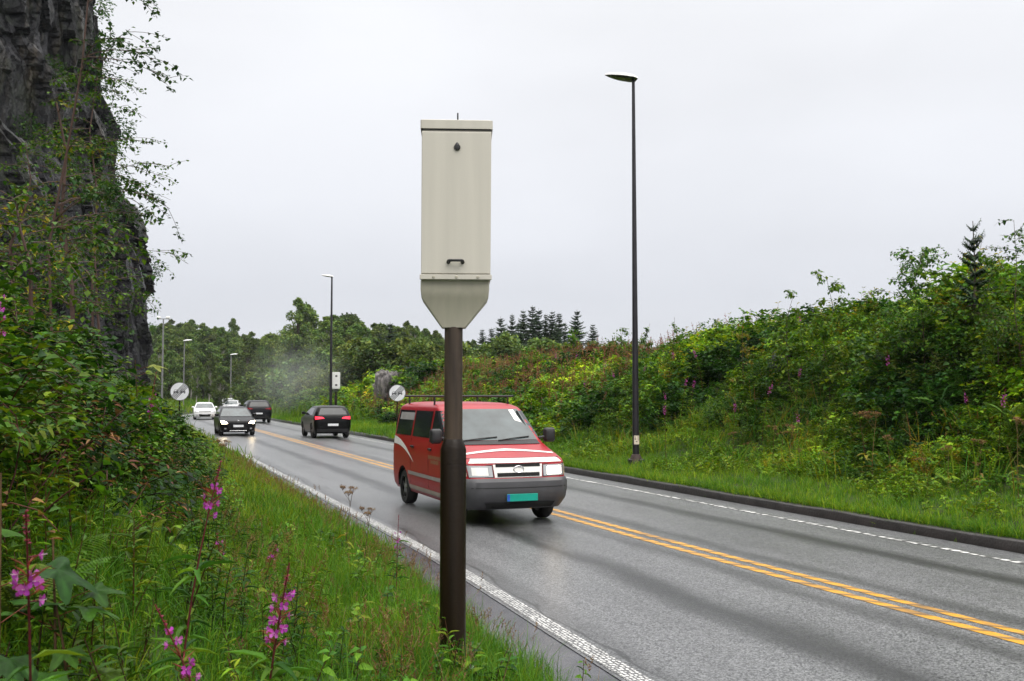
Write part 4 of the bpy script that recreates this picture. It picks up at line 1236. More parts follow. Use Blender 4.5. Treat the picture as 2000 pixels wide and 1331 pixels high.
# ---- twiggy saplings: curved trunk, twigs, small leaves
def grow(bark, lv, pts, r0, r1, nb, bl, leafL, pal, r, dens=14, droop=.3, side=None, bare=.0, sub=True, nseg=6):
    bark.tube(pts, list(np.linspace(r0, r1, len(pts))), 6)
    P_ = np.array([tuple(p) for p in pts]); k = np.linspace(0, 1, len(P_))
    for b in range(nb):
        q = r.uniform(.18, 1.0); p0 = np.array([np.interp(q, k, P_[:, i]) for i in range(3)])
        ya = r.uniform(0, 2 * PI) if side is None else side + r.uniform(-.9, .9)
        L = bl * r.uniform(.5, 1.1) * (1.15 - .6 * q); up = r.uniform(.05, .8)
        kk = np.linspace(0, 1, nseg)
        d = np.array([np.cos(ya), np.sin(ya), up]); d /= np.linalg.norm(d)
        bp = p0 + d * L * kk[:, None] + np.array([0, 0, -1]) * (droop * L * kk ** 2)[:, None] + np.cumsum(r.normal(0, .025 * L, (nseg, 3)), 0) * kk[:, None]
        bark.tube(bp, list(np.linspace(max(r1, r0 * .3) * .8, .0025, nseg)), 5)
        tw = [bp]
        if sub:
            for j in range(5):
                qq = r.uniform(.3, 1); s0 = np.array([np.interp(qq, kk, bp[:, i]) for i in range(3)])
                yb = ya + r.uniform(-1.2, 1.2); l2 = L * r.uniform(.2, .45)
                d2 = np.array([np.cos(yb), np.sin(yb), r.uniform(-.5, .5)])
                t2 = s0 + d2 * l2 * kk[:, None] - np.array([0, 0, 1]) * (.25 * l2 * kk ** 2)[:, None]
                bark.tube(t2, list(np.linspace(.003, .0015, nseg)), 4)
                tw.append(t2)
        for tq in tw:
            n = max(2, int(dens * np.linalg.norm(tq[-1] - tq[0]) / .5)); u = r.uniform(bare, 1, n)
            pos = np.stack([np.interp(u, kk, tq[:, i]) for i in range(3)], -1) + r.normal(0, leafL * .35, (n, 3))
            sz = r.uniform(.7, 1.25, n) * leafL
            lv.leaves(pos, r.uniform(0, 6.3, n), r.uniform(-1.3, .5, n), sz, sz * .75, pick(pal, n, r), fold=.2, bend=.1, far=True)

def sapling(name, label, cat, pts, nb, bl, leafL, pal, seed, r0=.03, r1=.008, dens=14, droop=.3, side=None, bare=.0, bark_mat=None, group=None):
    r = np.random.default_rng(seed)
    base = Vector(pts[0])
    root = empty(name, base)
    b = MB(); lv = PM()
    grow(b, lv, [Vector(p) - base for p in pts], r0, r1, nb, bl, leafL, pal, r, dens, droop, side, bare)
    b.build("trunk", bark_mat or M_TWIG, root, smooth_=True)
    link("crown", lv.mesh("crown", M_LEAF), root)
    return tag(root, label, cat, group)

B_LEAF = np.array([(.022, .06, .014), (.03, .08, .016), (.018, .05, .014), (.05, .10, .015)])
g0 = at_ground(110, 9.6)
sapling("birch_sapling", "thin birch leaning along the cliff with leafy twigs hanging out over the sky", "tree",
        [(g0.x, g0.y, g0.z), P(95, 480, 9.6), P(130, 300, 9.5), P(160, 130, 9.4), P(172, 0, 9.3), P(180, -120, 9.3)], 17, 1.3, .052, B_LEAF, 3, .014, .007, 17, .35, side=-.1, bare=.45)
g1 = at_ground(150, 10.5)
sapling("sallow_sapling", "leafy sallow growing up in front of the cliff below the birch", "tree",
        [(g1.x, g1.y, g1.z), P(140, 560, 10.6), P(120, 420, 10.6), P(130, 300, 10.6), P(110, 200, 10.5)], 34, .85, .05, np.vstack([B_LEAF * 1.5, G_WARM[:2] * .8]), 8, .03, .01, 17, .45)
g2 = at_ground(40, 8.0)
sapling("sallow_sapling", "bushy sallow with yellowing leaves at the left edge", "tree",
        [(g2.x, g2.y, g2.z), P(30, 620, 8), P(20, 480, 8), P(60, 380, 8)], 30, .8, .055, np.vstack([B_LEAF * 1.6, [(.35, .30, .02)], G_WARM[:1]]), 12, .025, .008, 13, .5)
g3 = at_ground(215, 11.5)
sapling("rowan_sapling", "thin sapling with sparse leaves close to the cliff corner", "tree",
        [(g3.x, g3.y, g3.z), P(190, 600, 11.6), P(185, 500, 11.6), P(180, 430, 11.7)], 10, .6, .045, B_LEAF * 1.2, 15, .02, .006, 11, .5, bare=.2)

for i, (px, d, tops, nb, lab) in enumerate(((70, 7.2, [(60, 600), (60, 520), (40, 450), (30, 390)], 16, "light green sallow bush in front of the dark rock at the far left"),
                                            (185, 12.5, [(180, 520), (190, 380), (175, 260), (190, 150)], 48, "tall leafy sallow hugging the cliff below the sky edge"),
                                            (90, 13.5, [(70, 560), (40, 450), (60, 350), (50, 280)], 20, "yellow green sallow spread over the cliff face"))):
    g4 = at_ground(px, d)
    sapling("sallow_sapling", lab, "tree", [(g4.x, g4.y, g4.z)] + [P(a, b_, d) for a, b_ in tops], nb, 1.0 + .02 * d, .05, np.vstack([G_DARK * .9, G_MID[:2] * .8]), 40 + i, .02, .006, 20, .5)

# ledge shrubs on the cliff
rl = np.random.default_rng(77)
def leafy_clump(n, size, L, pal, r, flat=.7):
    m = PM()
    d = r.normal(size=(n, 3)); d /= np.linalg.norm(d, axis=1)[:, None]
    rad = r.uniform(.15, 1, (n, 1)) ** .6
    lump = 1 + .35 * fbm(d[:, 0] * 2 + r.uniform(0, 9), d[:, 1] * 2, d[:, 2] * 2, 2, int(r.integers(0, 999)))[:, None]
    p = d * rad * lump * size * np.array([1, 1, flat])
    p[:, 2] += size * flat * .8
    sz = L * r.uniform(.6, 1.3, n)
    m.leaves(p, np.arctan2(d[:, 1], d[:, 0]) + r.normal(0, .9, n), np.arcsin(np.clip(d[:, 2], -1, 1)) * .5 + r.normal(0, .5, n), sz, sz * .6, pick(pal, n, r), fold=.2, bend=.2, roll=r.normal(0, .6, n), far=True)
    for k in range(10):
        a = r.uniform(0, 6.3); e = np.array([np.cos(a) * .7, np.sin(a) * .7, 1.2 * flat]) * size * r.uniform(.6, 1.1)
        m.stem(np.stack([np.zeros(3), e * .5 + r.normal(0, .05, 3), e]), .012 * size, .004, (.06, .04, .03))
    return m
clumps = [leafy_clump(520, 1.0, .16, B_LEAF * f, rl, .85).mesh("ledge_shrub", M_LEAF) for f in (1.0, 1.4, 1.9)]
ledge = [(34.5, 17.5, .9), (35.2, 15.3, 1.0), (35.4, 12.9, .8), (35.8, 11.0, .8), (34.9, 19.3, 1.0), (35.0, 21.5, 1.0), (36.2, 8.3, .75), (36.5, 7.0, .5), (33.6, 14.2, .6), (32.4, 18.6, .7), (30.5, 10.5, .6), (31.8, 13, .6), (29.0, 16.0, .7), (27.6, 12.0, .7), (33.9, 5.2, .45), (25.8, 15.5, .8), (24.0, 12.5, .8)]
ll = ["green shrub rooted on the cliff edge against the sky", "small shrub clinging to the cliff face"]
for i, (p, z, sc) in enumerate(ledge):
    q = cliff_pt(p, z)
    plant("ledge_shrub", ll[0] if p > 34.4 else ll[1], "shrub", clumps[i % 3], (q.x + .05, q.y - .1, q.z - .3 * sc), scale=sc, rz=i * 1.3, group="shrubs growing on the cliff")

# ---- shrubs and saplings on the right bank
shrub_m = [leafy_clump(900, 1.0, .13, pal, rl, .8).mesh("bank_shrub", M_LEAF) for pal in (G_DARK, G_MID, G_DARK * .9, G_MID * 1.25, G_WARM * .9)]
shr = [(1395, 640, 29, .8, 0), (1500, 635, 26.5, .7, 1), (1660, 625, 24, .7, 2), (1770, 595, 22.5, .7, 1), (1850, 570, 22, .7, 0), (1960, 560, 20.5, .75, 2), (1600, 740, 20.5, .7, 0), (1490, 735, 21.8, .7, 2), (1710, 700, 18.5, .8, 2), (1820, 640, 18.2, .7, 3), (1900, 690, 16.5, .8, 0), (1985, 660, 16, .8, 2),
       (1410, 805, 20.5, .55, 0), (1650, 850, 16.2, .5, 1), (1870, 890, 13.9, .45, 1), (1345, 700, 30, .7, 2), (1270, 745, 32, .7, 0), (1130, 690, 44, .9, 3), (1215, 668, 42, 1.0, 2), (1050, 690, 50, .9, 1), (1000, 745, 52, .9, 0), (955, 735, 55, .8, 1), (930, 690, 60, 1.0, 3), (870, 700, 62, .9, 4), (690, 690, 74, 1.7, 1), (720, 715, 70, 1.2, 4), (650, 705, 80, 2.0, 0),
       (610, 745, 82, 1.5, 1), (575, 755, 88, 1.7, 0), (545, 745, 95, 2.0, 1), (510, 755, 100, 2.0, 2), (1275, 868, 27.0, .38, 3), (1190, 828, 31, .5, 1)]
sn = {0: "dark green", 1: "mid green", 2: "very dark", 3: "bright green", 4: "yellowish green"}
pos_txt = lambda px, py: ("on the skyline" if py < 660 else "low" if py > 780 else "halfway up") + (" far beyond the red van" if px < 960 else " between the van and the lamp post" if px < 1240 else " just right of the lamp post" if px < 1450 else " in the middle of the right bank" if px < 1750 else " near the right edge")
for i, (px, py, d, sc, k) in enumerate(shr):
    v = hit(px, py, .55 * sc, max(9, d * .72), 150); g = v.z
    if float(xy2st(v.x, v.y)[1]) < 13.2:
        q_ = plant_to(px, py, d)[0]; v = q_; g = v.z
        if float(xy2st(v.x, v.y)[1]) < 14.5: continue
    plant("bank_shrub", f"{sn[k]} shrub {pos_txt(px, py)}", "shrub", shrub_m[k], (v.x, v.y, g - .05), scale=sc, rz=i * 2.1, group="shrubs on the right bank")

def bank_sapling(px, py, d, label, seed, leafL=.075, pal=G_MID, nb=12, bl=.5, name="birch_sapling", dens=9, r0=.014, bare=0.0):
    loc, h = plant_to(px, py, d)
    r = np.random.default_rng(seed)
    k = np.linspace(0, 1, 5)
    pts = [(loc.x + r.normal(0, .04) * kk * h, loc.y, loc.z + h * kk) for kk in k]
    return sapling(name, label, "sapling", pts, nb, bl, leafL, pal, seed, r0, .004, dens, .1, bare=bare)
bank_sapling(1615, 545, 24.5, "upright young birch with round leaves on the crest of the right bank", 21, .11, G_MID, 34, .75, dens=15)
bank_sapling(1540, 568, 26, "smaller birch sapling left of the upright birch on the crest", 22, .11, G_MID, 26, .65, dens=14)
bank_sapling(1800, 490, 22, "feathery rowan on the crest near the right edge", 23, .085, G_DARK * 1.4, 60, 1.15, "rowan_sapling", 13)
bank_sapling(1985, 430, 19.5, "bare twigged sapling at the right edge of the skyline", 24, .075, G_DARK, 44, .9, "rowan_sapling", 10, bare=.2)
bank_sapling(1945, 500, 20, "leafy sapling beside the thin spruce at the right edge", 25, .10, G_MID, 30, .6, dens=14)
bank_sapling(1310, 620, 33, "small leafy sapling on the skyline right of the lamp post", 26, .11, G_MID, 16, .5, dens=12)
bank_sapling(1265, 632, 36, "sapling on the skyline close beside the lamp post", 27, .11, G_DARK * 1.4, 14, .5, dens=11)
bank_sapling(1215, 640, 40, "young sapling on the skyline left of the lamp post", 28, .12, G_MID, 14, .55, dens=11)
bank_sapling(1450, 625, 28, "yellowish sapling on the crest above the purplish boulder", 29, .09, G_WARM, 14, .4, dens=11)
bank_sapling(1122, 645, 48, "bright yellow green sapling just right of the brown post", 30, .14, G_GRASS, 24, .6, dens=14)
bank_sapling(1030, 680, 52, "light green maple sapling on the bank behind the brown post", 31, .16, G_GRASS * 1.1, 22, .6, dens=14)

# ---- spruces
def spruce_mesh(seed, h=7.0, w=1.5, n_wh=26, sparse_top=.0):
    r = np.random.default_rng(seed)
    b = MB(); b.tube([(0, 0, 0), (.02, 0, h * .5), (0, 0, h)], [h * .014 + .02, h * .009, .008], 7)
    m = PM(); C0 = np.array([(.024, .052, .022), (.030, .064, .024), (.019, .044, .022), (.04, .072, .026)])
    for i in range(n_wh):
        q = (i + r.uniform(-.3, .3)) / n_wh; z = h * (.06 + .93 * q); L0 = w * (1 - q) ** .85 + .10
        for j in range(9 if q < .8 else 6):
            ya = r.uniform(0, 2 * PI); L = L0 * r.uniform(.6, 1.15); n = 9
            kk = np.linspace(0.05, 1, n)
            up = .35 * q - .05 + (r.uniform(.2, .8) if h < 3 else 0)
            c = np.array([np.cos(ya), np.sin(ya)])
            pts = np.stack([c[0] * L * kk, c[1] * L * kk, z + L * (up * kk - .32 * (1 - q) * kk ** 2 + .12 * kk ** 3)], -1)
            for sg in (-1, 1):
                ll_ = L * .34 * (1.15 - kk) + .13 * min(1, h / 7 * 1.3)
                m.leaves(pts, ya + sg * r.uniform(.7, 1.1, n), r.uniform(-.7, .1, n), ll_, ll_ * .55, pick(C0, n, r), fold=-.3, bend=.3, far=True)
            m.leaves(pts[-1:], ya, up, .16 * min(1, h / 6), .06 * min(1, h / 6), C0[0] * 1.5, far=True)
    return b, m
SPR = []
def spruce(loc, sc, label, group, proto, rz=0.0):
    me_t, me_c = proto
    u_ = .85 + .4 * abs(math.sin(rz * 3.7 + 1))
    root = empty("spruce", loc, rz); root.scale = (sc * u_, sc * u_, sc)
    link("trunk", me_t, root); link("crown", me_c, root)
    return tag(root, label, "tree", group)
for sd, h, wd, nw in ((1, 7, 1.45, 28), (2, 7, 1.7, 26), (3, 7, 1.25, 30)):
    b, m = spruce_mesh(sd, h, wd, nw)
    o = b.build("trunk", M_BARK); me_t = o.data; bpy.data.objects.remove(o)
    SPR.append((me_t, m.mesh("crown", M_NEEDLE)))
sp_list = [(942, 642, 96, 0, "leftmost spruce of the spruce group, standing a little apart"), (978, 618, 98, 1, None), (1000, 612, 100, 2, None), (1022, 604, 101, 0, None), (1040, 596, 102, 2, "tallest thin spruce in the middle of the spruce group"), (1052, 602, 99, 1, None), (1066, 612, 100, 2, None), (1078, 606, 101, 0, None), (1092, 610, 100, 2, None), (1104, 628, 97, 1, None), (1127, 604, 95, 1, "broad dark spruce at the right of the spruce group"), (1158, 632, 96, 0, "rightmost short spruce of the spruce group"), (1012, 628, 94, 1, None), (1087, 632, 94, 0, None), (960, 640, 93, 2, None)]
for i, (px, py, d, k, lab) in enumerate(sp_list):
    loc, h = plant_to(px, py, d)
    spruce(loc, max(h, 2) / 7.0, lab or "dark spruce crowded in the row behind the brown post", "spruces behind the right bank", SPR[k], i * 1.1)
loc, h = plant_to(1900, 432, 21.5)
b, m = spruce_mesh(9, 1.9, .34, 9)
root = empty("spruce", (loc.x, loc.y, loc.z + h - 1.9)); b.build("trunk", M_BARK, root); link("crown", m.mesh("crown", M_NEEDLE), root)
tag(root, "thin young spruce with a long bare leader on the right skyline", "tree")
b2 = MB()

# ---- broadleaved wood beyond the bend
def broad_mesh(seed, h=9.0, cw=2.6, n=3000, leaf=.34, birch=True, low=.25):
    r = np.random.default_rng(seed)
    b = MB(); k = np.linspace(0, 1, 7)
    bx, by = r.normal(0, .35), r.normal(0, .35)
    tr = [(bx * q ** 2, by * q ** 2, h * .93 * q) for q in k]
    b.tube(tr, list(np.linspace(.13, .02, 7)), 8)
    m = PM()
    nl = 60; cen = []; rad = []
    for i in range(nl):
        q = r.uniform(low, 1.0); env = math.sin(min(1, (q - low) / (1 - low) * .93 + .09) * PI) ** .7
        a = r.uniform(0, 2 * PI); rr = cw * env * r.uniform(.25, .85)
        c = np.array([bx * q ** 2 + math.cos(a) * rr, by * q ** 2 + math.sin(a) * rr, h * q])
        cen.append(c); rad.append((.28 + .42 * env) * r.uniform(.7, 1.2) * cw / 2.6)
        p0 = np.array([bx * (q * .8) ** 2, by * (q * .8) ** 2, h * .93 * q * .82])
        b.tube([p0, (p0 + c) / 2 + np.array([0, 0, .15]), c], [.045, .028, .01], 5)
    cen = np.array(cen); rad = np.array(rad)
    wh = r.integers(0, nl, n)
    d = r.normal(size=(n, 3)); d /= np.linalg.norm(d, axis=1)[:, None]
    pos = cen[wh] + d * (rad[wh] * r.uniform(.35, 1.08, n) ** .5)[:, None] * np.array([1, 1, .75])
    pal = np.array([(.085, .150, .038), (.11, .178, .042), (.062, .12, .036), (.145, .205, .042)])
    lump = r.uniform(.78, 1.25, nl)
    sz = leaf * r.uniform(.55, 1.3, n)
    m.leaves(pos, r.uniform(0, 6.3, n), r.normal(.1, .55, n), sz, sz * .8, pick(pal, n, r) * lump[wh][:, None], fold=.25, bend=.25, roll=r.normal(0, .5, n), far=True)
    o = b.build("trunk", M_BIRCH if birch else M_BARK, smooth_=True); me = o.data; bpy.data.objects.remove(o)
    return me, m.mesh("crown", M_CROWN)
BRO = [broad_mesh(31, 9, 2.2, 6500, .25, True, .28), broad_mesh(32, 9, 2.7, 8000, .26, False, .2), broad_mesh(33, 9, 1.8, 5500, .23, True, .3), broad_mesh(34, 9, 3.1, 9000, .27, False, .15), broad_mesh(35, 9, 2.4, 6500, .25, True, .22)]
BUSH = [broad_mesh(41, 3.2, 2.1, 2600, .26, False, .05), broad_mesh(42, 3.0, 1.9, 2400, .24, False, .05)]
def tree(name, loc, h, label, group, proto, ref, rz, wide=1.0):
    root = empty(name, loc, rz); root.scale = (h / ref * wide, h / ref * wide, h / ref)
    link("trunk", proto[0], root); link("crown", proto[1], root)
    return tag(root, label, "tree" if name != "bush" else "bush", group)
# skyline of the wood: photo x -> y of the tree tops
SKY_X = np.array([280, 300, 330, 370, 400, 430, 450, 480, 510, 540, 560, 580, 605, 640, 680, 720, 760, 800, 845, 880, 920])
SKY_Y = np.array([640, 634, 630, 628, 630, 640, 650, 652, 648, 642, 620, 600, 600, 612, 616, 628, 640, 630, 636, 652, 656])
rt_ = np.random.default_rng(99)
ntree = 0
for row, (d, drop, cnt) in enumerate(((212, 2, 46), (198, 4, 44), (184, 14, 40), (168, 30, 30), (152, 44, 26), (138, 66, 20), (126, 84, 12))):
    for i in range(cnt):
        px = 272 + (930 - 272) * (i + rt_.uniform(.1, .9)) / cnt
        py = np.interp(px, SKY_X, SKY_Y) + drop + rt_.uniform(-6, 12)
        dd = d + rt_.uniform(-8, 8)
        if px > 640: dd = dd * .74
        if px > 820: py += 8
        loc, h = plant_to(px, py, dd)
        s_, t_ = xy2st(loc.x, loc.y)
        if 0 < float(t_) < 14.5: continue
        if row >= 4 and 355 < px < 520: continue
        hh = min(max(h, 3.5), 13.5)
        loc.z = loc.z + max(0, h - hh) * .0
        k = int(rt_.integers(0, 5))
        if px < 470: lab = "mid green birch in the wood behind the left round sign"
        elif px < 640: lab = "green broadleaved tree in the wood beyond the dark cars"
        else: lab = "green tree on the rise beyond the far speed camera"
        if row == 0: lab = lab.replace("green ", "green skyline ", 1)
        tree("birch_tree" if k in (0, 2, 4) else "broadleaf_tree", loc, hh, lab, "trees in the wood beyond the bend", BRO[k], 9.0, rt_.uniform(0, 6.3), 1.0 if hh > 6 else 1.25)
        ntree += 1
for px, py, d, lab, k, wide in ((577, 586, 150, "tallest dark tree rising above the wood skyline", 1, .75), (597, 596, 152, "second tallest tree joined to the tallest one on the skyline", 3, .7), (455, 624, 190, "lone round topped tree sticking out above the wood", 0, .6),
                          (410, 690, 128, "slim pale birch in front of the wood left of the black hatchback", 2, .8), (385, 705, 122, "small birch with white trunk above the white hatchback", 2, .9), (430, 735, 118, "low bright tree between the two left lamp posts", 4, 1.2)):
    loc, h = plant_to(px, py, d)
    tree("broadleaf_tree" if k in (1, 3) else "birch_tree", loc, h, lab, None, BRO[k], 9.0, px, wide)
# dark conifers on the rise behind the far camera
for px, py, d, k, lab in ((762, 628, 88, 1, "dark spruce on the rise left of the brown post"), (742, 650, 90, 0, "smaller spruce leaning against the dark spruce on the rise"), (788, 645, 86, 2, "thin spruce nearest the brown post on the rise"), (668, 690, 92, 1, "bluish green spruce by the second lamp post")):
    loc, h = plant_to(px, py, d)
    spruce(loc, h / 7.0, lab, None, SPR[k], px)
# bushes in front of the wood and of the spruces
bu = [(1000, 655, 80), (1035, 662, 82), (975, 665, 78), (955, 672, 84), (1070, 668, 80), (1110, 672, 78), (700, 668, 86), (670, 700, 88), (730, 672, 84), (800, 660, 84), (835, 668, 82), (640, 715, 92), (610, 720, 98), (580, 728, 104), (550, 735, 110), (520, 738, 116), (625, 690, 104), (560, 700, 122), (500, 728, 126), (860, 675, 80), (905, 668, 84), (1150, 668, 76), (1190, 672, 70)]
for i, (px, py, d) in enumerate(bu):
    loc, h = plant_to(px, py, d)
    h = min(max(h, 1.8), 6)
    lab = "yellow green bush in front of the spruces" if 950 < px < 1080 else "green bush on the skyline between the spruces and the lamp post" if px > 1080 else "rounded green bush on the rise left of the brown post" if px > 640 else "soft green bush where the road disappears"
    tree("bush", loc, h, lab, "bushes on the rises", BUSH[i % 2], 3.1, i * 1.9, 1.0)
print("trees", ntree)
# ================================================================== STREET FURNITURE
M_CREAM = mk("cream_enamel", (.52, .495, .43), rough=.42, var=.05, vscale=2.2, spec=.4, bump=.05, bscale=140, streak=True)
M_CREAM_D = mk("cream_enamel_shaded", (.44, .415, .335), rough=.5, var=.06, vscale=4, spec=.35, streak=True)  # darker cream: underside shade of the hopper put into the colour; screws share it
M_BLACKP = mk("black_plastic", (.012, .012, .013), rough=.4, var=.1)
M_BROWN = mk("brown_painted_steel", (.0105, .0062, .0028), rough=.36, var=.45, vscale=3, spec=.22, streak=True, bump=.12, bscale=40)
M_BROWN_W = mk("weathered_brown_steel", (.048, .034, .024), rough=.5, var=.55, vscale=4, spec=.35, streak=True, bump=.15, bscale=25)
M_STEEL = mk("dull_galvanised_steel", (.16, .16, .165), rough=.5, metal=.6, var=.2)
M_DKPOLE = mk("dark_lamp_pole_steel", (.018, .016, .020), rough=.38, var=.35, vscale=3, spec=.45)
M_GREYPOLE = mk("grey_lamp_pole_steel", (.17, .17, .17), rough=.5, var=.2, vscale=3)
M_WHITE = mk("white_enamel", (.78, .78, .76), rough=.35, var=.05)
M_SIGNW = mk("sign_white_film", (.74, .75, .78), rough=.4, var=.06, vscale=4)
M_SIGNBACK = mk("sign_grey_back", (.25, .25, .25), rough=.5)
M_SIGNK = mk("sign_dark_print", (.03, .03, .035), rough=.5)
M_SIGNG = mk("sign_grey_print", (.10, .10, .11), rough=.5)
M_CONC = mk("concrete_footing", (.16, .155, .15), rough=.85, var=.25, vscale=9, bump=.4)
M_LENSG = mk("lamp_glass_dark", (.035, .038, .038), rough=.15, spec=.6)
M_WINK = mk("dark_window_glass", (.01, .01, .012), rough=.08, spec=.7)

def rrect(w, d, r, n=5):
    out = []
    for cx, cy, a0 in ((w / 2 - r, d / 2 - r, 0), (-w / 2 + r, d / 2 - r, PI / 2), (-w / 2 + r, -d / 2 + r, PI), (w / 2 - r, -d / 2 + r, 1.5 * PI)):
        for k in range(n + 1):
            a = a0 + PI / 2 * k / n
            out.append((cx + r * math.cos(a), cy + r * math.sin(a)))
    return out

def ring(w, d, r, z, cx=0, cy=0):
    return [(x + cx, y + cy, z) for x, y in rrect(w, d, r)]

# ---------------------------------------------------------------- near speed camera (seen from behind)
def near_camera():
    bx, by = P(884, 1280, 6.3).x, 6.3
    g = float(ground_xy(bx, by))
    root = empty("speed_camera", (bx, by, g), R_(3))
    tag(root, "large cream speed camera cabinet seen from behind on a brown post", "speed camera")
    zt = lambda py: P(884, py, 6.3).z - g
    m = MB(); m.tube([(0, 0, -.3), (0, 0, zt(878)), (0, 0, zt(864)), (0, 0, zt(858))], [.0815, .0815, .066, .0585], 40)
    m.tube([(0, 0, zt(905)), (0, 0, zt(904))], [.0825, .0825], 40)
    m.build("post_sleeve", M_BROWN, root, smooth_=True)
    m = MB(); m.tube([(0, 0, zt(862)), (0, 0, zt(640))], [.0575, .0575], 36); m.build("post", M_BROWN_W, root, smooth_=True)
    m = MB(); m.prism([(.14 * math.cos(a) , .14 * math.sin(a)) for a in np.linspace(0, 2 * PI, 20, endpoint=False)], -.25, .035); m.build("footing", M_CONC, root, bevel=.006)
    m = MB()
    for k in range(4):
        a = PI / 4 + k * PI / 2
        m.tube([(.112 * math.cos(a), .112 * math.sin(a), .03), (.112 * math.cos(a), .112 * math.sin(a), .06)], .012, 8)
    m.build("anchor_bolt", M_STEEL, root)
    # hopper under the cabinet
    cx = (888 - 884) / F_PX * 6.3
    z0, z1, z2 = zt(641), zt(585), zt(570)
    m = MB()
    m.loft([ring(.150, .150, .008, z0, 0, .02), ring(.418, .335, .008, z1, cx - .005, .0725), ring(.428, .37, .008, z2, cx - .005, .06), ring(.428, .37, .008, zt(553), cx - .005, .06)])
    m.build("hopper", M_CREAM_D, root, smooth_=True)
    # cabinet body: slightly narrower than the door flange
    W = .445; D = .40
    m = MB(); m.loft([ring(.432, D, .012, zt(553), cx, .06), ring(.437, D, .012, zt(262), cx + .003, .06)])
    body = m.build("cabinet", M_CREAM, root, smooth_=True)
    m = MB()
    m.loft([ring(.452, D + .03, .012, zt(264), cx + .003, .06), ring(.452, D + .03, .012, zt(248), cx + .003, .06), ring(.436, D + .01, .012, zt(246.5), cx + .003, .06)])
    m.build("lid", M_CREAM, root, smooth_=True)
    m = MB(); m.loft([ring(.44, D + .012, .012, zt(266.5), cx + .003, .06), ring(.44, D + .012, .012, zt(263.8), cx + .003, .06)]); m.build("lid_seal", M_BLACKP, root)
    # rear door panel with turned edges and a bottom rail
    yb = .06 - D / 2
    m = MB()
    zl, zh = zt(541), zt(270)
    w0, w1 = .438, .443
    for (a, b, c, d) in (((-w0 / 2 + .004, zl), (w0 / 2 - .004, zl), (w1 / 2 - .004, zh), (-w1 / 2 + .004, zh)),):
        V = []
        for yy, ins in ((yb + .004, 0), (yb - .012, 0), (yb - .016, .004)):
            V.append([(a[0] + ins + cx, yy, a[1] + ins), (b[0] - ins + cx, yy, b[1] + ins), (c[0] - ins + cx + .003, yy, c[1] - ins), (d[0] + ins + cx + .003, yy, d[1] - ins)])
        m.loft(V)
    door = m.build("rear_door", M_CREAM, root, bevel=.0015)
    m = MB(); m.box((cx, yb - .009, (zt(552) + zt(542.5)) / 2), (.446, .028, zt(542.5) - zt(552))); m.build("door_rail", M_CREAM, root, bevel=.003)
    for px in (845, 889, 931):
        m = MB(); x = (px - 884) / F_PX * 6.2; z = zt(547)
        m.tube([(x, yb - .022, z), (x, yb - .029, z)], [.0095, .007], 14)
        m.build("screw", M_CREAM_D, root, smooth_=True)
    # drop shaped lock cover
    lx, lz = (890 - 884) / F_PX * 6.2, zt(300)
    out_ = []
    for a in np.linspace(0, 2 * PI, 26, endpoint=False):
        rr = .0205; x = rr * math.sin(a); z = rr * math.cos(a)
        if math.cos(a) > .75: z += .010 * (math.cos(a) - .75) / .25
        out_.append((x, z))
    m = MB()
    m.loft([[(lx + x * s, y, lz + z * s) for x, z in out_] for y, s in ((yb - .014, 1), (yb - .024, 1), (yb - .029, .8), (yb - .030, .3))])
    m.build("lock_cover", M_BLACKP, root, smooth_=True)
    # bow handle
    hx, hz = (887.5 - 884) / F_PX * 6.2, zt(517)
    m = MB()
    pts = [(hx - .044, yb - .014, hz - .005), (hx - .044, yb - .040, hz), (hx - .036, yb - .050, hz + .001), (hx + .036, yb - .050, hz + .001), (hx + .044, yb - .040, hz), (hx + .044, yb - .014, hz - .005)]
    m.tube(pts, [.010, .009, .0085, .0085, .009, .010], 12)
    for sg in (-1, 1): m.tube([(hx + sg * .044, yb - .013, hz - .005), (hx + sg * .044, yb - .022, hz - .005)], [.014, .011], 12)
    m.build("door_handle", M_BLACKP, root, smooth_=True)
    m = MB(); m.tube([(.022, .06, zt(248)), (.022, .06, zt(216))], [.006, .0045], 10); m.build("antenna", M_BLACKP, root, smooth_=True)
    # the two windows on the side that faces away
    for zz in (zt(330), zt(480)):
        m = MB(); m.box((cx, .06 + D / 2 + .004, zz), (.17, .012, .12)); m.build("camera_window", M_WINK, root, bevel=.004)
near_camera()

# ---------------------------------------------------------------- far speed camera (seen from the front)
def far_camera():
    d = 63.0; sc = d / F_PX
    c = P(656, 780, d); g = float(ground_xy(c.x, c.y))
    root = empty("speed_camera", (c.x, c.y, g), R_(11)); tag(root, "small white speed camera with two dark windows beyond the far lane", "speed camera")
    zt = lambda py: P(654.5, py, d).z - g
    m = MB(); m.tube([(0, 0, -.2), (0, 0, zt(775)), (0, 0, zt(773)), (0, 0, zt(759))], [.09, .09, .06, .06], 14); m.build("post", M_BROWN, root, smooth_=True)
    m = MB(); m.loft([ring(.15, .15, .01, zt(766)), ring(.43, .4, .01, zt(758))]); m.build("hopper", M_STEEL, root)
    m = MB(); m.loft([ring(.44, .42, .02, zt(760)), ring(.50, .45, .02, zt(757.5)), ring(.50, .45, .02, zt(729)), ring(.47, .43, .02, zt(727.5))]); m.build("cabinet", M_WHITE, root)
    for py in (735, 752.5):
        m = MB(); m.box((0.01, -.228, zt(py)), (.13, .02, .10)); m.build("camera_window", M_WINK, root, bevel=.006)
far_camera()

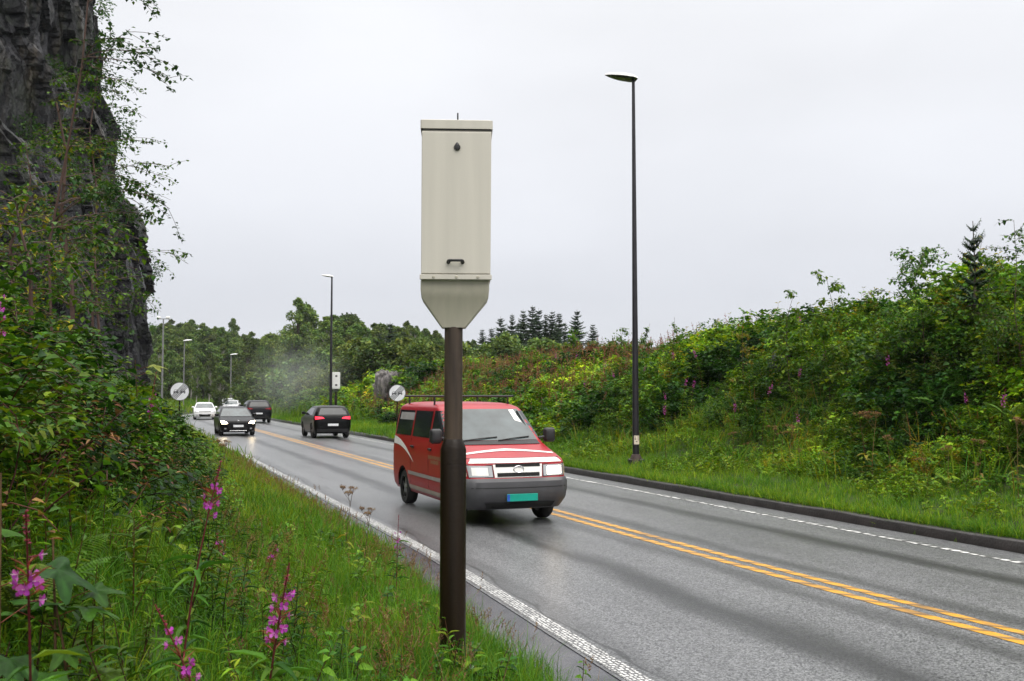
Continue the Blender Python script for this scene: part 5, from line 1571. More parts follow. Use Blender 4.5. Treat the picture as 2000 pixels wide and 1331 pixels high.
# ---------------------------------------------------------------- lamps
def lamp_post(px, d, py_top, py_base, label, r0, r1, headL, yaw, mat, base=None, sticker=False, group="street lamps along the road", tilt=.12):
    v = P(px, py_base, d)
    g = float(ground_xy(v.x, v.y))
    root = empty("street_lamp", (v.x, v.y, g), yaw)
    top = P(px, py_top, d).z - g
    tag(root, label, "street lamp", group)
    m = MB(); m.tube([(0, 0, -.3), (0, 0, top * .18), (0, 0, top)], [r0, r0 * .93, r1], 18); m.build("pole", mat, root, smooth_=True)
    # teardrop head along local -x
    L = headL; n = 16
    up, lo = [], []
    ts = np.linspace(0, 1, 12)
    for kind, lst in ((1, up), (-1, lo)):
        for t in ts:
            hw = L * .27 * (math.sin(PI * min(1, .10 + .90 * t ** .8)) ** .7) * (1 - .15 * t) + .012 + (.03 if t < .2 else 0)
            hh = (L * .12 * math.sin(PI * min(.98, .16 + .82 * t)) ** .8 + .02) if kind == 1 else (L * .045 * math.sin(PI * t) + .004)
            x = -t * L + .10 * L
            zc = top + (t * L) * tilt + .015
            r = []
            for k in range(n + 1):
                a = PI * k / n
                r.append((x, hw * math.cos(a), zc + kind * hh * math.sin(a)))
            lst.append(r)
    m = MB(); m.grid(up)
    m.build("lamp_housing", M_WHITE, root, smooth_=True)
    m = MB(); m.grid([rr[::-1] for rr in lo]); m.build("lamp_glass", M_LENSG, root, smooth_=True)
    m = MB(); m.tube([(0, 0, top - .03), (-.02, 0, top + .03), (-.09, 0, top + .035)], [r1 * 1.1, r1 * 1.15, r1 * .9], 12); m.build("head_bracket", M_BLACKP if mat == M_DKPOLE else mat, root, smooth_=True)
    if sticker:
        z = lambda py: P(px, py, d).z - g
        m = MB(); m.tube([(0, 0, 0), (0, 0, .10), (0, 0, .24), (0, 0, .25)], [r0 * 1.9, r0 * 1.9, r0 * 1.25, r0], 18); m.build("base_collar", mk("rusty_collar", (.05, .03, .026), rough=.7, var=.5, vscale=12), root, smooth_=True)
        m = MB()
        for a in (.4, 2.2, 3.6, 5.2): m.box((.16 * math.cos(a), .16 * math.sin(a), .045), (.16, .1, .16), a)
        m.build("base_foot", M_DKPOLE, root, bevel=.02)
        a0 = -PI / 2 + .12
        m = MB()
        G = [[((r0 * .985 + .003) * math.cos(a), (r0 * .985 + .003) * math.sin(a), zz) for zz in (z(868), z(851))] for a in np.linspace(a0 - .95, a0 + .95, 12)]
        m.grid(G); st = m.build("sticker", mk("cream_sticker", (.72, .62, .50), rough=.5, var=.1), root)
        m = MB()
        rr = r0 * .985 + .0045
        for (a, b, q, w_) in ((-.75, -.25, .40, .09), (-.62, -.5, .22, .3), (-.35, .12, .66, .09), (-.1, .0, .80, .12), (.2, .26, .3, .5), (.44, .5, .35, .5)):
            zc = z(851) + (z(868) - z(851)) * q; hz = abs(z(868) - z(851)) * w_ / 2
            m.grid([[(rr * math.cos(a0 + t), rr * math.sin(a0 + t), zz) for zz in (zc - hz, zc + hz)] for t in np.linspace(a, b, 4)])
        m.build("sticker_print", M_SIGNK, st)
        m = MB(); m.tube([(0, 0, z(790)), (0, 0, z(788))], r0 * 1.04, 18); m.build("pole_band", M_DKPOLE, root, smooth_=True)
    return root
lamp_post(1242, 26.0, 158, 893, "tall dark street lamp on the right verge, nearest the camera", .088, .040, .86, R_(8), M_DKPOLE, sticker=True)
lamp_post(645.5, 62.0, 542, 820, "dark street lamp standing beside the small white speed camera", .10, .05, .72, R_(14), M_DKPOLE)
lamp_post(450, 150.0, 694, 790, "pale lamp post rising directly above the black hatchback", .13, .08, 1.1, R_(180), M_GREYPOLE)
lamp_post(358, 120.0, 667, 790, "grey street lamp rising behind the left round sign", .09, .06, 1.05, R_(180), M_GREYPOLE)
lamp_post(576, 165.0, 714, 775, "street lamp whose head alone shows above bushes beyond the cars", .09, .06, 1.0, R_(0), M_GREYPOLE)
def flood_mast():
    d = 118; v = P(316, 790, d); g = float(ground_xy(v.x, v.y))
    root = empty("floodlight_mast", (v.x, v.y, g)); tag(root, "tall grey mast with two floodlights next to the cliff edge", "light mast")
    h = P(316, 624, d).z - g
    m = MB(); m.tube([(0, 0, -.2), (0, 0, h)], [.13, .08], 12); m.build("pole", M_GREYPOLE, root, smooth_=True)
    m = MB(); m.box((0, 0, h + .04), (1.3, .08, .08)); m.build("crossbar", M_GREYPOLE, root)
    for sx in (-.55, .55):
        m = MB(); m.loft([ring(.42, .3, .03, h + .08, sx), ring(.5, .34, .03, h + .22, sx), ring(.3, .22, .03, h + .34, sx)]); m.build("floodlight", M_WHITE, root)
flood_mast()

# ---------------------------------------------------------------- round signs: end of no overtaking
def car_front(m, cx, cz, s, y):
    """pictogram of a car from the front"""
    def rect(x0, x1, z0, z1): m.add([(cx + x0 * s, y, cz + z0 * s), (cx + x1 * s, y, cz + z0 * s), (cx + x1 * s, y, cz + z1 * s), (cx + x0 * s, y, cz + z1 * s)], [(0, 1, 2, 3)])
    def quad(p): m.add([(cx + a * s, y, cz + b * s) for a, b in p], [(0, 1, 2, 3)])
    quad([(-.5, -.22), (.5, -.22), (.5, .08), (-.5, .08)])
    quad([(-.42, .08), (-.32, .08), (-.26, .36), (-.33, .36)])
    quad([(.32, .08), (.42, .08), (.33, .36), (.26, .36)])
    quad([(-.33, .36), (.33, .36), (.29, .43), (-.29, .43)])
    rect(-.48, -.28, -.42, -.22); rect(.28, .48, -.42, -.22)
def round_sign(px, py, d, dia, yaw, label):
    c = P(px, py, d); g = float(ground_xy(c.x, c.y))
    root = empty("road_sign", (c.x, c.y, g), yaw); tag(root, label, "road sign", "round signs ending the overtaking ban")
    z = c.z - g; R = dia / 2
    m = MB(); m.tube([(0, .05, -.3), (0, .05, z + R * .7)], .034, 14); m.build("post", M_BROWN, root, smooth_=True)
    n = 48; circ = lambda r, y: [(r * math.cos(2 * PI * k / n), y, z + r * math.sin(2 * PI * k / n)) for k in range(n)]
    m = MB(); m.loft([circ(R, .012), circ(R, -.008), circ(R * .97, -.012)][::-1]); disc = m.build("sign_disc", M_SIGNW, root)
    m = MB(); V = circ(R, -.0135) + circ(R * .955, -.0135); m.add(V, [(k, (k + 1) % n, n + (k + 1) % n, n + k) for k in range(n)]); m.build("sign_rim", M_SIGNG, disc)
    m = MB(); car_front(m, -R * .40, z - R * .02, R * .52, -.0145); car_front(m, R * .33, z - R * .02, R * .52, -.0145); m.build("car_symbol", M_SIGNG, disc)
    m = MB()
    ux, uz = math.cos(R_(47)), math.sin(R_(47)); vx, vz = -uz, ux
    for k in range(-2, 3):
        o = k * R * .135; hl = math.sqrt(max(0, (R * .93) ** 2 - o * o)); w_ = R * .034
        q = [(ux * l + vx * (o + a)) for l, a in ((-hl, -w_), (hl, -w_), (hl, w_), (-hl, w_))]
        r = [(uz * l + vz * (o + a)) for l, a in ((-hl, -w_), (hl, -w_), (hl, w_), (-hl, w_))]
        m.add([(q[i], -.0165, z + r[i]) for i in range(4)], [(0, 1, 2, 3)])
    m.build("diagonal_bars", M_SIGNK, disc)
    m = MB(); m.add([(R * .98 * math.cos(2 * PI * k / n), .014, z + R * .98 * math.sin(2 * PI * k / n)) for k in range(n)], [tuple(range(n))]); m.build("sign_back", M_SIGNBACK, disc)
    m = MB(); m.box((0, .03, z + .12), (.12, .03, .04)); m.box((0, .03, z - .12), (.12, .03, .04)); m.build("bracket", M_STEEL, root)
round_sign(351, 765, 44.0, .80, R_(16), "round white sign with diagonal bars on the left verge, before the cliff")
round_sign(776, 768, 48.0, .80, R_(12), "round white sign with diagonal bars partly hidden behind the red van")

# ================================================================== VEHICLES
def paint(name, col, rough=.28, coat=.8, metal=0.0, var=.05):
    return mk(name, col, rough=rough, coat=coat, metal=metal, var=var, vscale=3)
M_GLASS = mk("tinted_car_glass", (.018, .021, .023), rough=.05, spec=.45, var=.3, vscale=2)
M_GLASSW = mk("windscreen_glass", (.05, .066, .068), rough=.06, spec=.8, var=.5, vscale=2.3)
M_TYRE = mk("tyre_rubber", (.012, .012, .012), rough=.75, var=.2)
M_RIM = mk("alloy_rim", (.32, .32, .33), rough=.35, metal=.8)
M_UNDER = mk("black_underbody", (.006, .006, .006), rough=.9)
M_TRIM = mk("black_trim", (.014, .014, .015), rough=.5)
M_GREYB = mk("grey_bumper_plastic", (.055, .055, .06), rough=.5, var=.1)
M_SILV = mk("bright_chrome", (.6, .6, .62), rough=.15, metal=1.0)
M_PLATE = mk("white_number_plate", (.75, .76, .78), rough=.4)
M_PLATEG = mk("green_number_plate", (.0, .32, .24), rough=.4)
M_PLATEB = mk("blue_plate_band", (.02, .08, .42), rough=.4)
M_LAMP_ON = mk("lit_headlamp", (.9, .85, .75), rough=.2, emit=(1.0, .80, .52), es=34.0)
M_LAMP_VAN = mk("lit_van_headlamp", (.9, .85, .75), rough=.2, emit=(1.0, .88, .68), es=9.0)
M_LAMP_OFF = mk("clear_headlamp", (.45, .46, .47), rough=.1, spec=.9, metal=.3)
M_REDL = mk("lit_tail_lamp", (.5, .01, .02), rough=.2, emit=(1.0, .05, .09), es=1.6)
M_REDD = mk("dull_tail_lamp", (.22, .006, .012), rough=.2)
M_AMBER = mk("amber_lens", (.7, .25, .03), rough=.25)
M_WPAINT = mk("white_livery", (.78, .77, .74), rough=.35, var=.05)
M_BEIGE = mk("beige_livery_lettering", (.30, .17, .10), rough=.4)

class Car:
    """body as a stack of plan outlines: rows (z, x_front, x_rear, half_width, r_front, r_rear)"""
    def __init__(s, rows, crown=.06):
        s.rows = np.array(rows, float); s.crown = crown
    def at(s, z):
        R = s.rows
        return [float(np.interp(z, R[:, 0], R[:, i])) for i in range(1, 6)]
    def outline(s, z, nS=40, nC=6, nF=9):
        xf, xr, hw, rf, rr = s.at(z)
        cr_ = s.crown
        pts = []
        for k in range(nF):          # front edge, left to right (y from + to -)
            y = (hw - rf) * (1 - 2 * k / (nF - 1)); pts.append((xf - cr_ * (y / hw) ** 2 if hw > 0 else xf, y))
        fx = xf - cr_ * ((hw - rf) / hw) ** 2
        for k in range(1, nC + 1):
            a = PI / 2 * k / nC; pts.append((fx - rf + rf * math.cos(a), -(hw - rf) - rf * math.sin(a)))
        xa, xb = fx - rf, xr + rr
        for k in range(1, nS):
            pts.append((xa + (xb - xa) * k / nS, -hw))
        for k in range(nC + 1):
            a = PI / 2 * k / nC; pts.append((xr + rr - rr * math.sin(a), -(hw - rr) - rr * math.cos(a)))
        for k in range(1, nF - 1):
            pts.append((xr, -(hw - rr) + 2 * (hw - rr) * k / (nF - 1)))
        for k in range(nC + 1):
            a = PI / 2 * k / nC; pts.append((xr + rr - rr * math.cos(a), (hw - rr) + rr * math.sin(a)))
        for k in range(1, nS):
            pts.append((xb + (xa - xb) * k / nS, hw))
        for k in range(nC):
            a = PI / 2 * k / nC; pts.append((fx - rf + rf * math.sin(a), (hw - rf) + rf * math.cos(a)))
        return pts
    def body_mesh(s, wheels, Rw, dz=.035):
        zs = []
        R = s.rows[:, 0]
        for a, b in zip(R[:-1], R[1:]):
            n = max(1, int(math.ceil((b - a) / dz))); zs += [a + (b - a) * k / n for k in range(n)]
        zs.append(R[-1])
        V = np.array([[(x, y, z) for x, y in s.outline(z)] for z in zs])
        nz, n = V.shape[:2]
        V = V.reshape(-1, 3)
        F = [(i * n + k, i * n + (k + 1) % n, (i + 1) * n + (k + 1) % n, (i + 1) * n + k) for i in range(nz - 1) for k in range(n)]
        keep, drop = [], []
        for f in F:
            c = V[list(f)].mean(0)
            hit = any((c[0] - wx) ** 2 + (c[2] - wz) ** 2 < Rw ** 2 and abs(c[1]) > .4 for wx, wz in wheels)
            (drop if hit else keep).append(f)
        dv = set(i for f in drop for i in f); kv = set(i for f in keep for i in f)
        for i in dv & kv:
            x, y, z = V[i]
            for wx, wz in wheels:
                r = math.hypot(x - wx, z - wz)
                if r < Rw * 1.25 and r > 1e-6 and z > s.rows[0, 0] + .01:
                    V[i, 0] = wx + (x - wx) * Rw / r; V[i, 2] = max(s.rows[0, 0], wz + (z - wz) * Rw / r)
        keep.append(tuple((nz - 1) * n + k for k in range(n)))
        return V, keep
    def side(s, x, z, sg, off=.004):
        xf, xr, hw, rf, rr = s.at(z)
        fx = xf - s.crown * ((hw - rf) / hw) ** 2
        y = hw
        if x > fx - rf:
            q = min(1, (x - (fx - rf)) / rf); y = hw - rf + rf * math.sqrt(max(0, 1 - q * q))
        elif x < xr + rr:
            q = min(1, ((xr + rr) - x) / rr); y = hw - rr + rr * math.sqrt(max(0, 1 - q * q))
        return (x, sg * (y + off), z)
    def end(s, y, z, front=True, off=.006):
        xf, xr, hw, rf, rr = s.at(z)
        if front:
            ay = abs(y)
            if ay <= hw - rf: x = xf - s.crown * (y / hw) ** 2
            else:
                q = min(1, (ay - (hw - rf)) / rf); x = xf - s.crown * ((hw - rf) / hw) ** 2 - rf + rf * math.sqrt(max(0, 1 - q * q))
            # slope of the face decides how far to lift it
            dx = (s.at(z + .01)[0] - s.at(z - .01)[0]) / .02
            nl = math.hypot(1, dx)
            return (x + off / nl, y, z - off * dx / nl)
        ay = abs(y)
        if ay <= hw - rr: x = xr
        else:
            q = min(1, (ay - (hw - rr)) / rr); x = xr + rr - rr * math.sqrt(max(0, 1 - q * q))
        dx = (s.at(z + .01)[1] - s.at(z - .01)[1]) / .02
        nl = math.hypot(1, dx)
        return (x - off / nl, y, z + off * dx / nl)
    def patch(s, fn, c, nu=10, nv=8):
        """c: four corners in the two face coordinates, bilinear"""
        G = []
        for i in range(nu + 1):
            u = i / nu; r = []
            for j in range(nv + 1):
                v = j / nv
                a = c[0][0] * (1 - u) * (1 - v) + c[1][0] * u * (1 - v) + c[2][0] * u * v + c[3][0] * (1 - u) * v
                b = c[0][1] * (1 - u) * (1 - v) + c[1][1] * u * (1 - v) + c[2][1] * u * v + c[3][1] * (1 - u) * v
                r.append(fn(a, b))
            G.append(r)
        return G

def side_patch(car, root, name, mat, corners, sg, off=.004, nu=14, nv=8, parent=None):
    m = MB(); G = car.patch(lambda a, b: car.side(a, b, sg, off), corners, nu, nv)
    if sg > 0: G = [g[::-1] for g in G]
    m.grid(G); return m.build(name, mat, parent or root, smooth_=True)
def end_patch(car, root, name, mat, corners, front=True, off=.006, nu=16, nv=8, parent=None):
    m = MB(); m.grid(car.patch(lambda a, b: car.end(a, b, front, off), corners, nu, nv)); return m.build(name, mat, parent or root, smooth_=True)

def wheel(root, x, y, r, w_, steel=False):
    sg = 1 if y > 0 else -1
    prof = [(r * .62, -w_ / 2), (r * .93, -w_ / 2), (r, -w_ * .36), (r, w_ * .36), (r * .93, w_ / 2), (r * .62, w_ / 2)]
    n = 32; m = MB()
    m.loft([[(rr * math.cos(2 * PI * k / n), yy, rr * math.sin(2 * PI * k / n)) for k in range(n)] for rr, yy in prof], caps=False)
    o = m.build("wheel", M_TYRE, root, smooth_=True); o.location = (x, y, r)
    m = MB()
    yo = sg * w_ * .40
    m.tube([(0, yo - sg * .05, 0), (0, yo - sg * .045, 0)], r * .66, n)
    for k in range(5):
        a = 2 * PI * k / 5 + .3
        c, s_ = math.cos(a), math.sin(a)
        m.add([(c * r * .1 - s_ * r * .09, yo, s_ * r * .1 + c * r * .09), (c * r * .1 + s_ * r * .09, yo, s_ * r * .1 - c * r * .09), (c * r * .62 + s_ * r * .11, yo - sg * .012, s_ * r * .62 - c * r * .11), (c * r * .62 - s_ * r * .11, yo - sg * .012, s_ * r * .62 + c * r * .11)], [(0, 1, 2, 3)])
    m.loft([[(rr * math.cos(2 * PI * k / n), yo, rr * math.sin(2 * PI * k / n)) for k in range(n)] for rr in (r * .58, r * .66)], caps=False)
    m.tube([(0, yo - sg * .03, 0), (0, yo + sg * .005, 0)], r * .14, 14)
    rim = m.build("rim", M_RIM, o)
    return o

def car_shell(root, car, mat, wheels, r, track, w_=.2, Rw=None):
    Rw = Rw or r * 1.16
    V, F = car.body_mesh([(x, r) for x in wheels], Rw)
    m = MB(); m.add(V, F); body = m.build("body", mat, root, smooth_=True)
    xf, xr, hw = car.at(.5)[:3]
    z0 = car.rows[0, 0]
    m = MB()
    x_ = sorted(wheels)
    m.box(((x_[0] + x_[1]) / 2, 0, z0 + .20), (x_[1] - x_[0] - 2 * Rw, hw * 1.88, .36))
    m.box(((x_[0] + x_[1]) / 2, 0, z0 + .24), (abs(xf - xr) - .3, hw * 1.1, .40))
    for x in wheels:
        for sg in (-1, 1):   # wheel well liner
            n = 14
            G = [[(x + Rw * 1.02 * math.cos(PI * k / n), sg * yy, max(z0, r + Rw * 1.02 * math.sin(PI * k / n))) for yy in (hw - .02, hw * .5)] for k in range(n + 1)]
            m.grid(G)
    m.build("underbody", M_UNDER, root)
    for x in wheels:
        for sg in (-1, 1): wheel(root, x, sg * track / 2, r, w_)
    return body

def put(root, s, t, reverse=False):
    x, y = st2xy(s, t)
    root.location = (float(x), float(y), 0.004)
    root.rotation_euler = (0, 0, road_heading(s) + (PI if reverse else 0))

# ---- the red van
def red_van():
    root = empty("van"); tag(root, "red van with white stripes and grey bumper driving towards the camera behind the post", "van")
    rows = [(.27, 2.18, -2.28, .82, .30, .14), (.36, 2.32, -2.34, .865, .30, .14), (.50, 2.37, -2.36, .885, .30, .14), (.68, 2.36, -2.36, .892, .28, .14), (.74, 2.31, -2.35, .893, .26, .14), (.98, 2.25, -2.35, .895, .24, .14), (1.03, 2.18, -2.35, .893, .24, .14), (1.07, 2.04, -2.35, .890, .24, .14),
            (1.17, 1.66, -2.34, .882, .22, .14), (1.255, 1.36, -2.335, .872, .18, .14), (1.28, 1.31, -2.33, .868, .16, .14), (1.55, .94, -2.30, .822, .16, .14), (1.80, .60, -2.26, .775, .16, .14), (1.85, .50, -2.23, .755, .18, .16), (1.895, .34, -2.16, .70, .22, .2), (1.925, .10, -2.02, .60, .25, .25), (1.94, -.2, -1.8, .42, .25, .25)]
    car = Car(rows, .10)
    red = paint("red_van_paint", (.33, .003, .010), rough=.38, coat=.15)
    body = car_shell(root, car, red, (1.42, -1.52), .325, 1.52, .20, .40)
    # windscreen and black surround
    end_patch(car, root, "windscreen", M_GLASSW, [(-.76, 1.30), (.76, 1.30), (.66, 1.815), (-.66, 1.815)], True, .008, 20, 12)
    end_patch(car, root, "cowl", M_TRIM, [(-.76, 1.235), (.76, 1.235), (.76, 1.292), (-.76, 1.292)], True, .010, 18, 3)
    m = MB()
    for y0, y1 in ((-.6, .02), (.02, .62)):
        m.tube([car.end(y0, 1.29, True, .02), car.end((y0 + y1) / 2, 1.32, True, .024), car.end(y1, 1.345, True, .02)], .010, 6)
    m.build("wiper", M_TRIM, root)
    wpatch = end_patch(car, root, "windscreen_white_patch", M_WPAINT, [(.50, 1.62), (.62, 1.58), (.57, 1.80), (.47, 1.80)], True, .010, 4, 4)  # small white patch laid over the glass
    wpatch['label'] = "white patch at the far top corner of the windscreen"
    for sg in (-1, 1):
        # front door glass, then the dark rear side glass in two panes
        side_patch(car, root, "door_window", M_GLASS, [(.28, 1.30), (1.16, 1.30), (.64, 1.79), (.28, 1.79)], sg, .005)
        side_patch(car, root, "side_window", M_GLASS, [(-.92, 1.31), (.18, 1.31), (.18, 1.78), (-.92, 1.78)], sg, .005)
        side_patch(car, root, "side_window", M_GLASS, [(-2.12, 1.31), (-1.02, 1.31), (-1.02, 1.78), (-2.08, 1.78)], sg, .005)
        side_patch(car, root, "window_light_stripe", mk("pale_window_light", (.42, .40, .40), rough=.25, coat=.6), [(-2.0, 1.60), (-.98, 1.60), (-.98, 1.74), (-1.98, 1.74)], sg, .0075)  # pale stripe painted for light caught in the upper rear glass
        for xx in (.22, -.97):
            m = MB(); m.tube([car.side(xx, .45, sg, .001), car.side(xx, .9, sg, .001), car.side(xx, 1.27, sg, .001)], .006, 6); m.build("door_seam", M_TRIM, root)
        m = MB(); m.tube([car.side(1.27, .62, sg, .001), car.side(1.27, 1.2, sg, .001)], .006, 6); m.build("door_seam", M_TRIM, root)
        for xx in (.33, -.82):
            m = MB(); a = car.side(xx, 1.12, sg, .02); m.box(a, (.17, .03, .04)); m.build("door_handle", M_TRIM, root, bevel=.008)
        # grey rubbing strip, pale sill, white swoosh, beige lettering
        side_patch(car, root, "rubbing_strip", mk("pale_grey_strip", (.30, .27, .26), rough=.45), [(-1.10, .60), (1.0, .60), (1.0, .665), (-1.10, .665)], sg, .012, 14, 3)
        side_patch(car, root, "sill", mk("beige_sill", (.36, .31, .26), rough=.5), [(-1.08, .335), (.98, .335), (.98, .415), (-1.08, .415)], sg, .010, 14, 3)
        m = MB()
        for k in range(14):
            t0, t1 = k / 14, (k + 1) / 14
            f = lambda t: (-2.3 + 1.55 * t, 1.20 - .36 * t ** 2.2); wdt = lambda t: .15 * (1 - t) ** .8 + .01
            V = [car.side(f(t)[0], f(t)[1] + q * wdt(t) / 2, sg, .006) for t, q in ((t0, -1), (t1, -1), (t1, 1), (t0, 1))]
            m.add(V, [(0, 1, 2, 3) if sg < 0 else (3, 2, 1, 0)])
        m.build("swoosh", M_WPAINT, root)
        m = MB()
        r_ = np.random.default_rng(4)
        for zc, x0, n in ((.99, .25, 11), (.91, .40, 7)):
            for k in range(n):
                xx = x0 + k * .068; h = .022 + .012 * r_.random()
                V = [car.side(a, zc + b, sg, .006) for a, b in ((xx, -h), (xx + .045, -h), (xx + .045, h), (xx, h))]
                m.add(V, [(0, 1, 2, 3) if sg < 0 else (3, 2, 1, 0)])
        m.build("lettering", M_BEIGE, root)
        # mirror
        a = Vector(car.side(1.10, 1.33, sg, .0))
        m = MB(); m.tube([a, a + Vector((.02, sg * .10, .02))], .022, 8)
        c = a + Vector((.02, sg * .19, .05))
        m.loft([[(c.x + dx, c.y + y * s_, c.z + z * s_) for y, z in rrect(.20, .25, .05)] for dx, s_ in ((-.05, .95), (.02, 1.0), (.07, .8), (.085, .5))])
        m.build("door_mirror", M_TRIM, root, smooth_=True)
        # headlamp wraps the corner
        hl = end_patch(car, root, "headlight", M_LAMP_OFF, [(sg * .43, .775), (sg * .80, .775), (sg * .83, .955), (sg * .44, .945)], True, .009, 12, 6)
        end_patch(car, root, "bulb_reflector", M_LAMP_VAN if sg > 0 else M_WPAINT, [(sg * .50, .795), (sg * .76, .80), (sg * .77, .925), (sg * .51, .92)], True, .012, 8, 5, parent=hl)
        m = MB()
        m.tube([car.end(sg * y, z, True, .010) for y, z in ((.42, .77), (.80, .768), (.835, .86), (.83, .965), (.43, .955), (.42, .77))], .006, 6)
        m.build("headlight_seal", M_TRIM, hl)
        m = MB(); m.grid(car.patch(lambda x, z: car.side(x, z, sg, .008), [(1.98, .785), (2.17, .785), (2.13, .95), (1.98, .94)], 6, 5)); m.build("indicator", mk("pale_indicator", (.62, .50, .40), rough=.2), root, smooth_=True)
    # white chevrons across the bonnet
    m = MB(); G = []
    for i in range(29):
        y = -.80 + 1.6 * i / 28; q = abs(y) / .8
        zc = 1.165 - .03 * q ** 2.0 - .028 * q; w_ = .028 * (1 - .35 * q)
        G.append([car.end(y, zc - w_ / 2, True, .006), car.end(y, zc, True, .006), car.end(y, zc + w_ / 2, True, .006)])
    m.grid(G); m.build("bonnet_stripe", M_WPAINT, root, smooth_=True)
    end_patch(car, root, "bonnet_edge_stripe", M_WPAINT, [(-.80, .985), (.80, .985), (.74, 1.048), (-.74, 1.048)], True, .008, 24, 6)
    m = MB(); m.tube([car.end(y, 1.052, True, .004) for y in np.linspace(-.8, .8, 17)], .006, 6); m.build("bonnet_seam", M_TRIM, root)
    # grille: dark slots between white bars with an oval ring
    end_patch(car, root, "grille_panel", M_WPAINT, [(-.40, .765), (.40, .765), (.42, .965), (-.42, .965)], True, .006, 14, 6)
    for z0, z1, w_ in ((.925, .975, .38), (.775, .835, .36)):
        end_patch(car, root, "grille", M_UNDER, [(-w_, z0), (w_, z0), (w_, z1), (-w_, z1)], True, .011, 10, 3)
    m = MB(); cc = Vector(car.end(0, .885, True, .018)); m.tube([cc + Vector((-.004, .085 * math.cos(a), .052 * math.sin(a))) for a in np.linspace(0, 2 * PI, 25)], .007, 6); m.build("badge_ring", M_SILV, root, smooth_=True)
    # bumper: thick grey shell round the nose
    m = MB(); G = []
    ys = np.linspace(-.86, .86, 33)
    prof = [(.30, .0), (.30, .045), (.42, .065), (.55, .065), (.68, .055), (.73, .035), (.735, .0)]
    for y in ys:
        G.append([car.end(y, z, True, o) for z, o in prof])
    m.grid(G)
    for sg in (-1, 1):
        G = [[car.side(x, z, sg, o * .6) for z, o in prof] for x in np.linspace(2.12, 1.86, 8)]
        m.grid(G if sg < 0 else [g[::-1] for g in G])
    bump = m.build("bumper", M_GREYB, root, smooth_=True)
    end_patch(car, root, "air_intake", M_UNDER, [(-.55, .345), (.55, .345), (.60, .40), (-.60, .40)], True, .070, 12, 3)
    end_patch(car, root, "bumper_shadow_strip", M_TRIM, [(-.80, .60), (.80, .60), (.80, .615), (-.80, .615)], True, .064, 16, 2)  # flat dark strip painted as the shadow of a groove, none is cut
    # green plate with a blue band, sits on the bumper
    m = MB(); pc = Vector(car.end(0, .49, True, .09)); m.box(pc, (.012, .52, .115)); pl = m.build("number_plate", M_PLATEG, root, bevel=.004)
    m = MB(); m.box(pc + Vector((.007, -.235, 0)), (.003, .045, .105)); m.build("plate_band", M_PLATEB, pl)
    # roof bars
    for xx in (-.05, -1.75):
        m = MB(); m.tube([(xx, -.80, 2.045), (xx, .80, 2.045)], .020, 10); bar = m.build("roof_bar", M_TRIM, root, smooth_=True)
        m = MB()
        for sg in (-1, 1): m.tube([(xx, sg * .70, 1.87), (xx, sg * .70, 2.04)], .018, 8)
        m.build("bar_foot", M_TRIM, bar)
    # rear
    end_patch(car, root, "rear_window", M_GLASS, [(-.62, 1.32), (.62, 1.32), (.56, 1.76), (-.56, 1.76)], False)
    for sg in (-1, 1):
        end_patch(car, root, "tail_light", M_REDD, [(sg * .72, .80), (sg * .86, .80), (sg * .86, 1.12), (sg * .72, 1.12)], False)
    x, y = 0, 0
    put(root, 17.1, 5.80, True)
    return root
van = red_van()

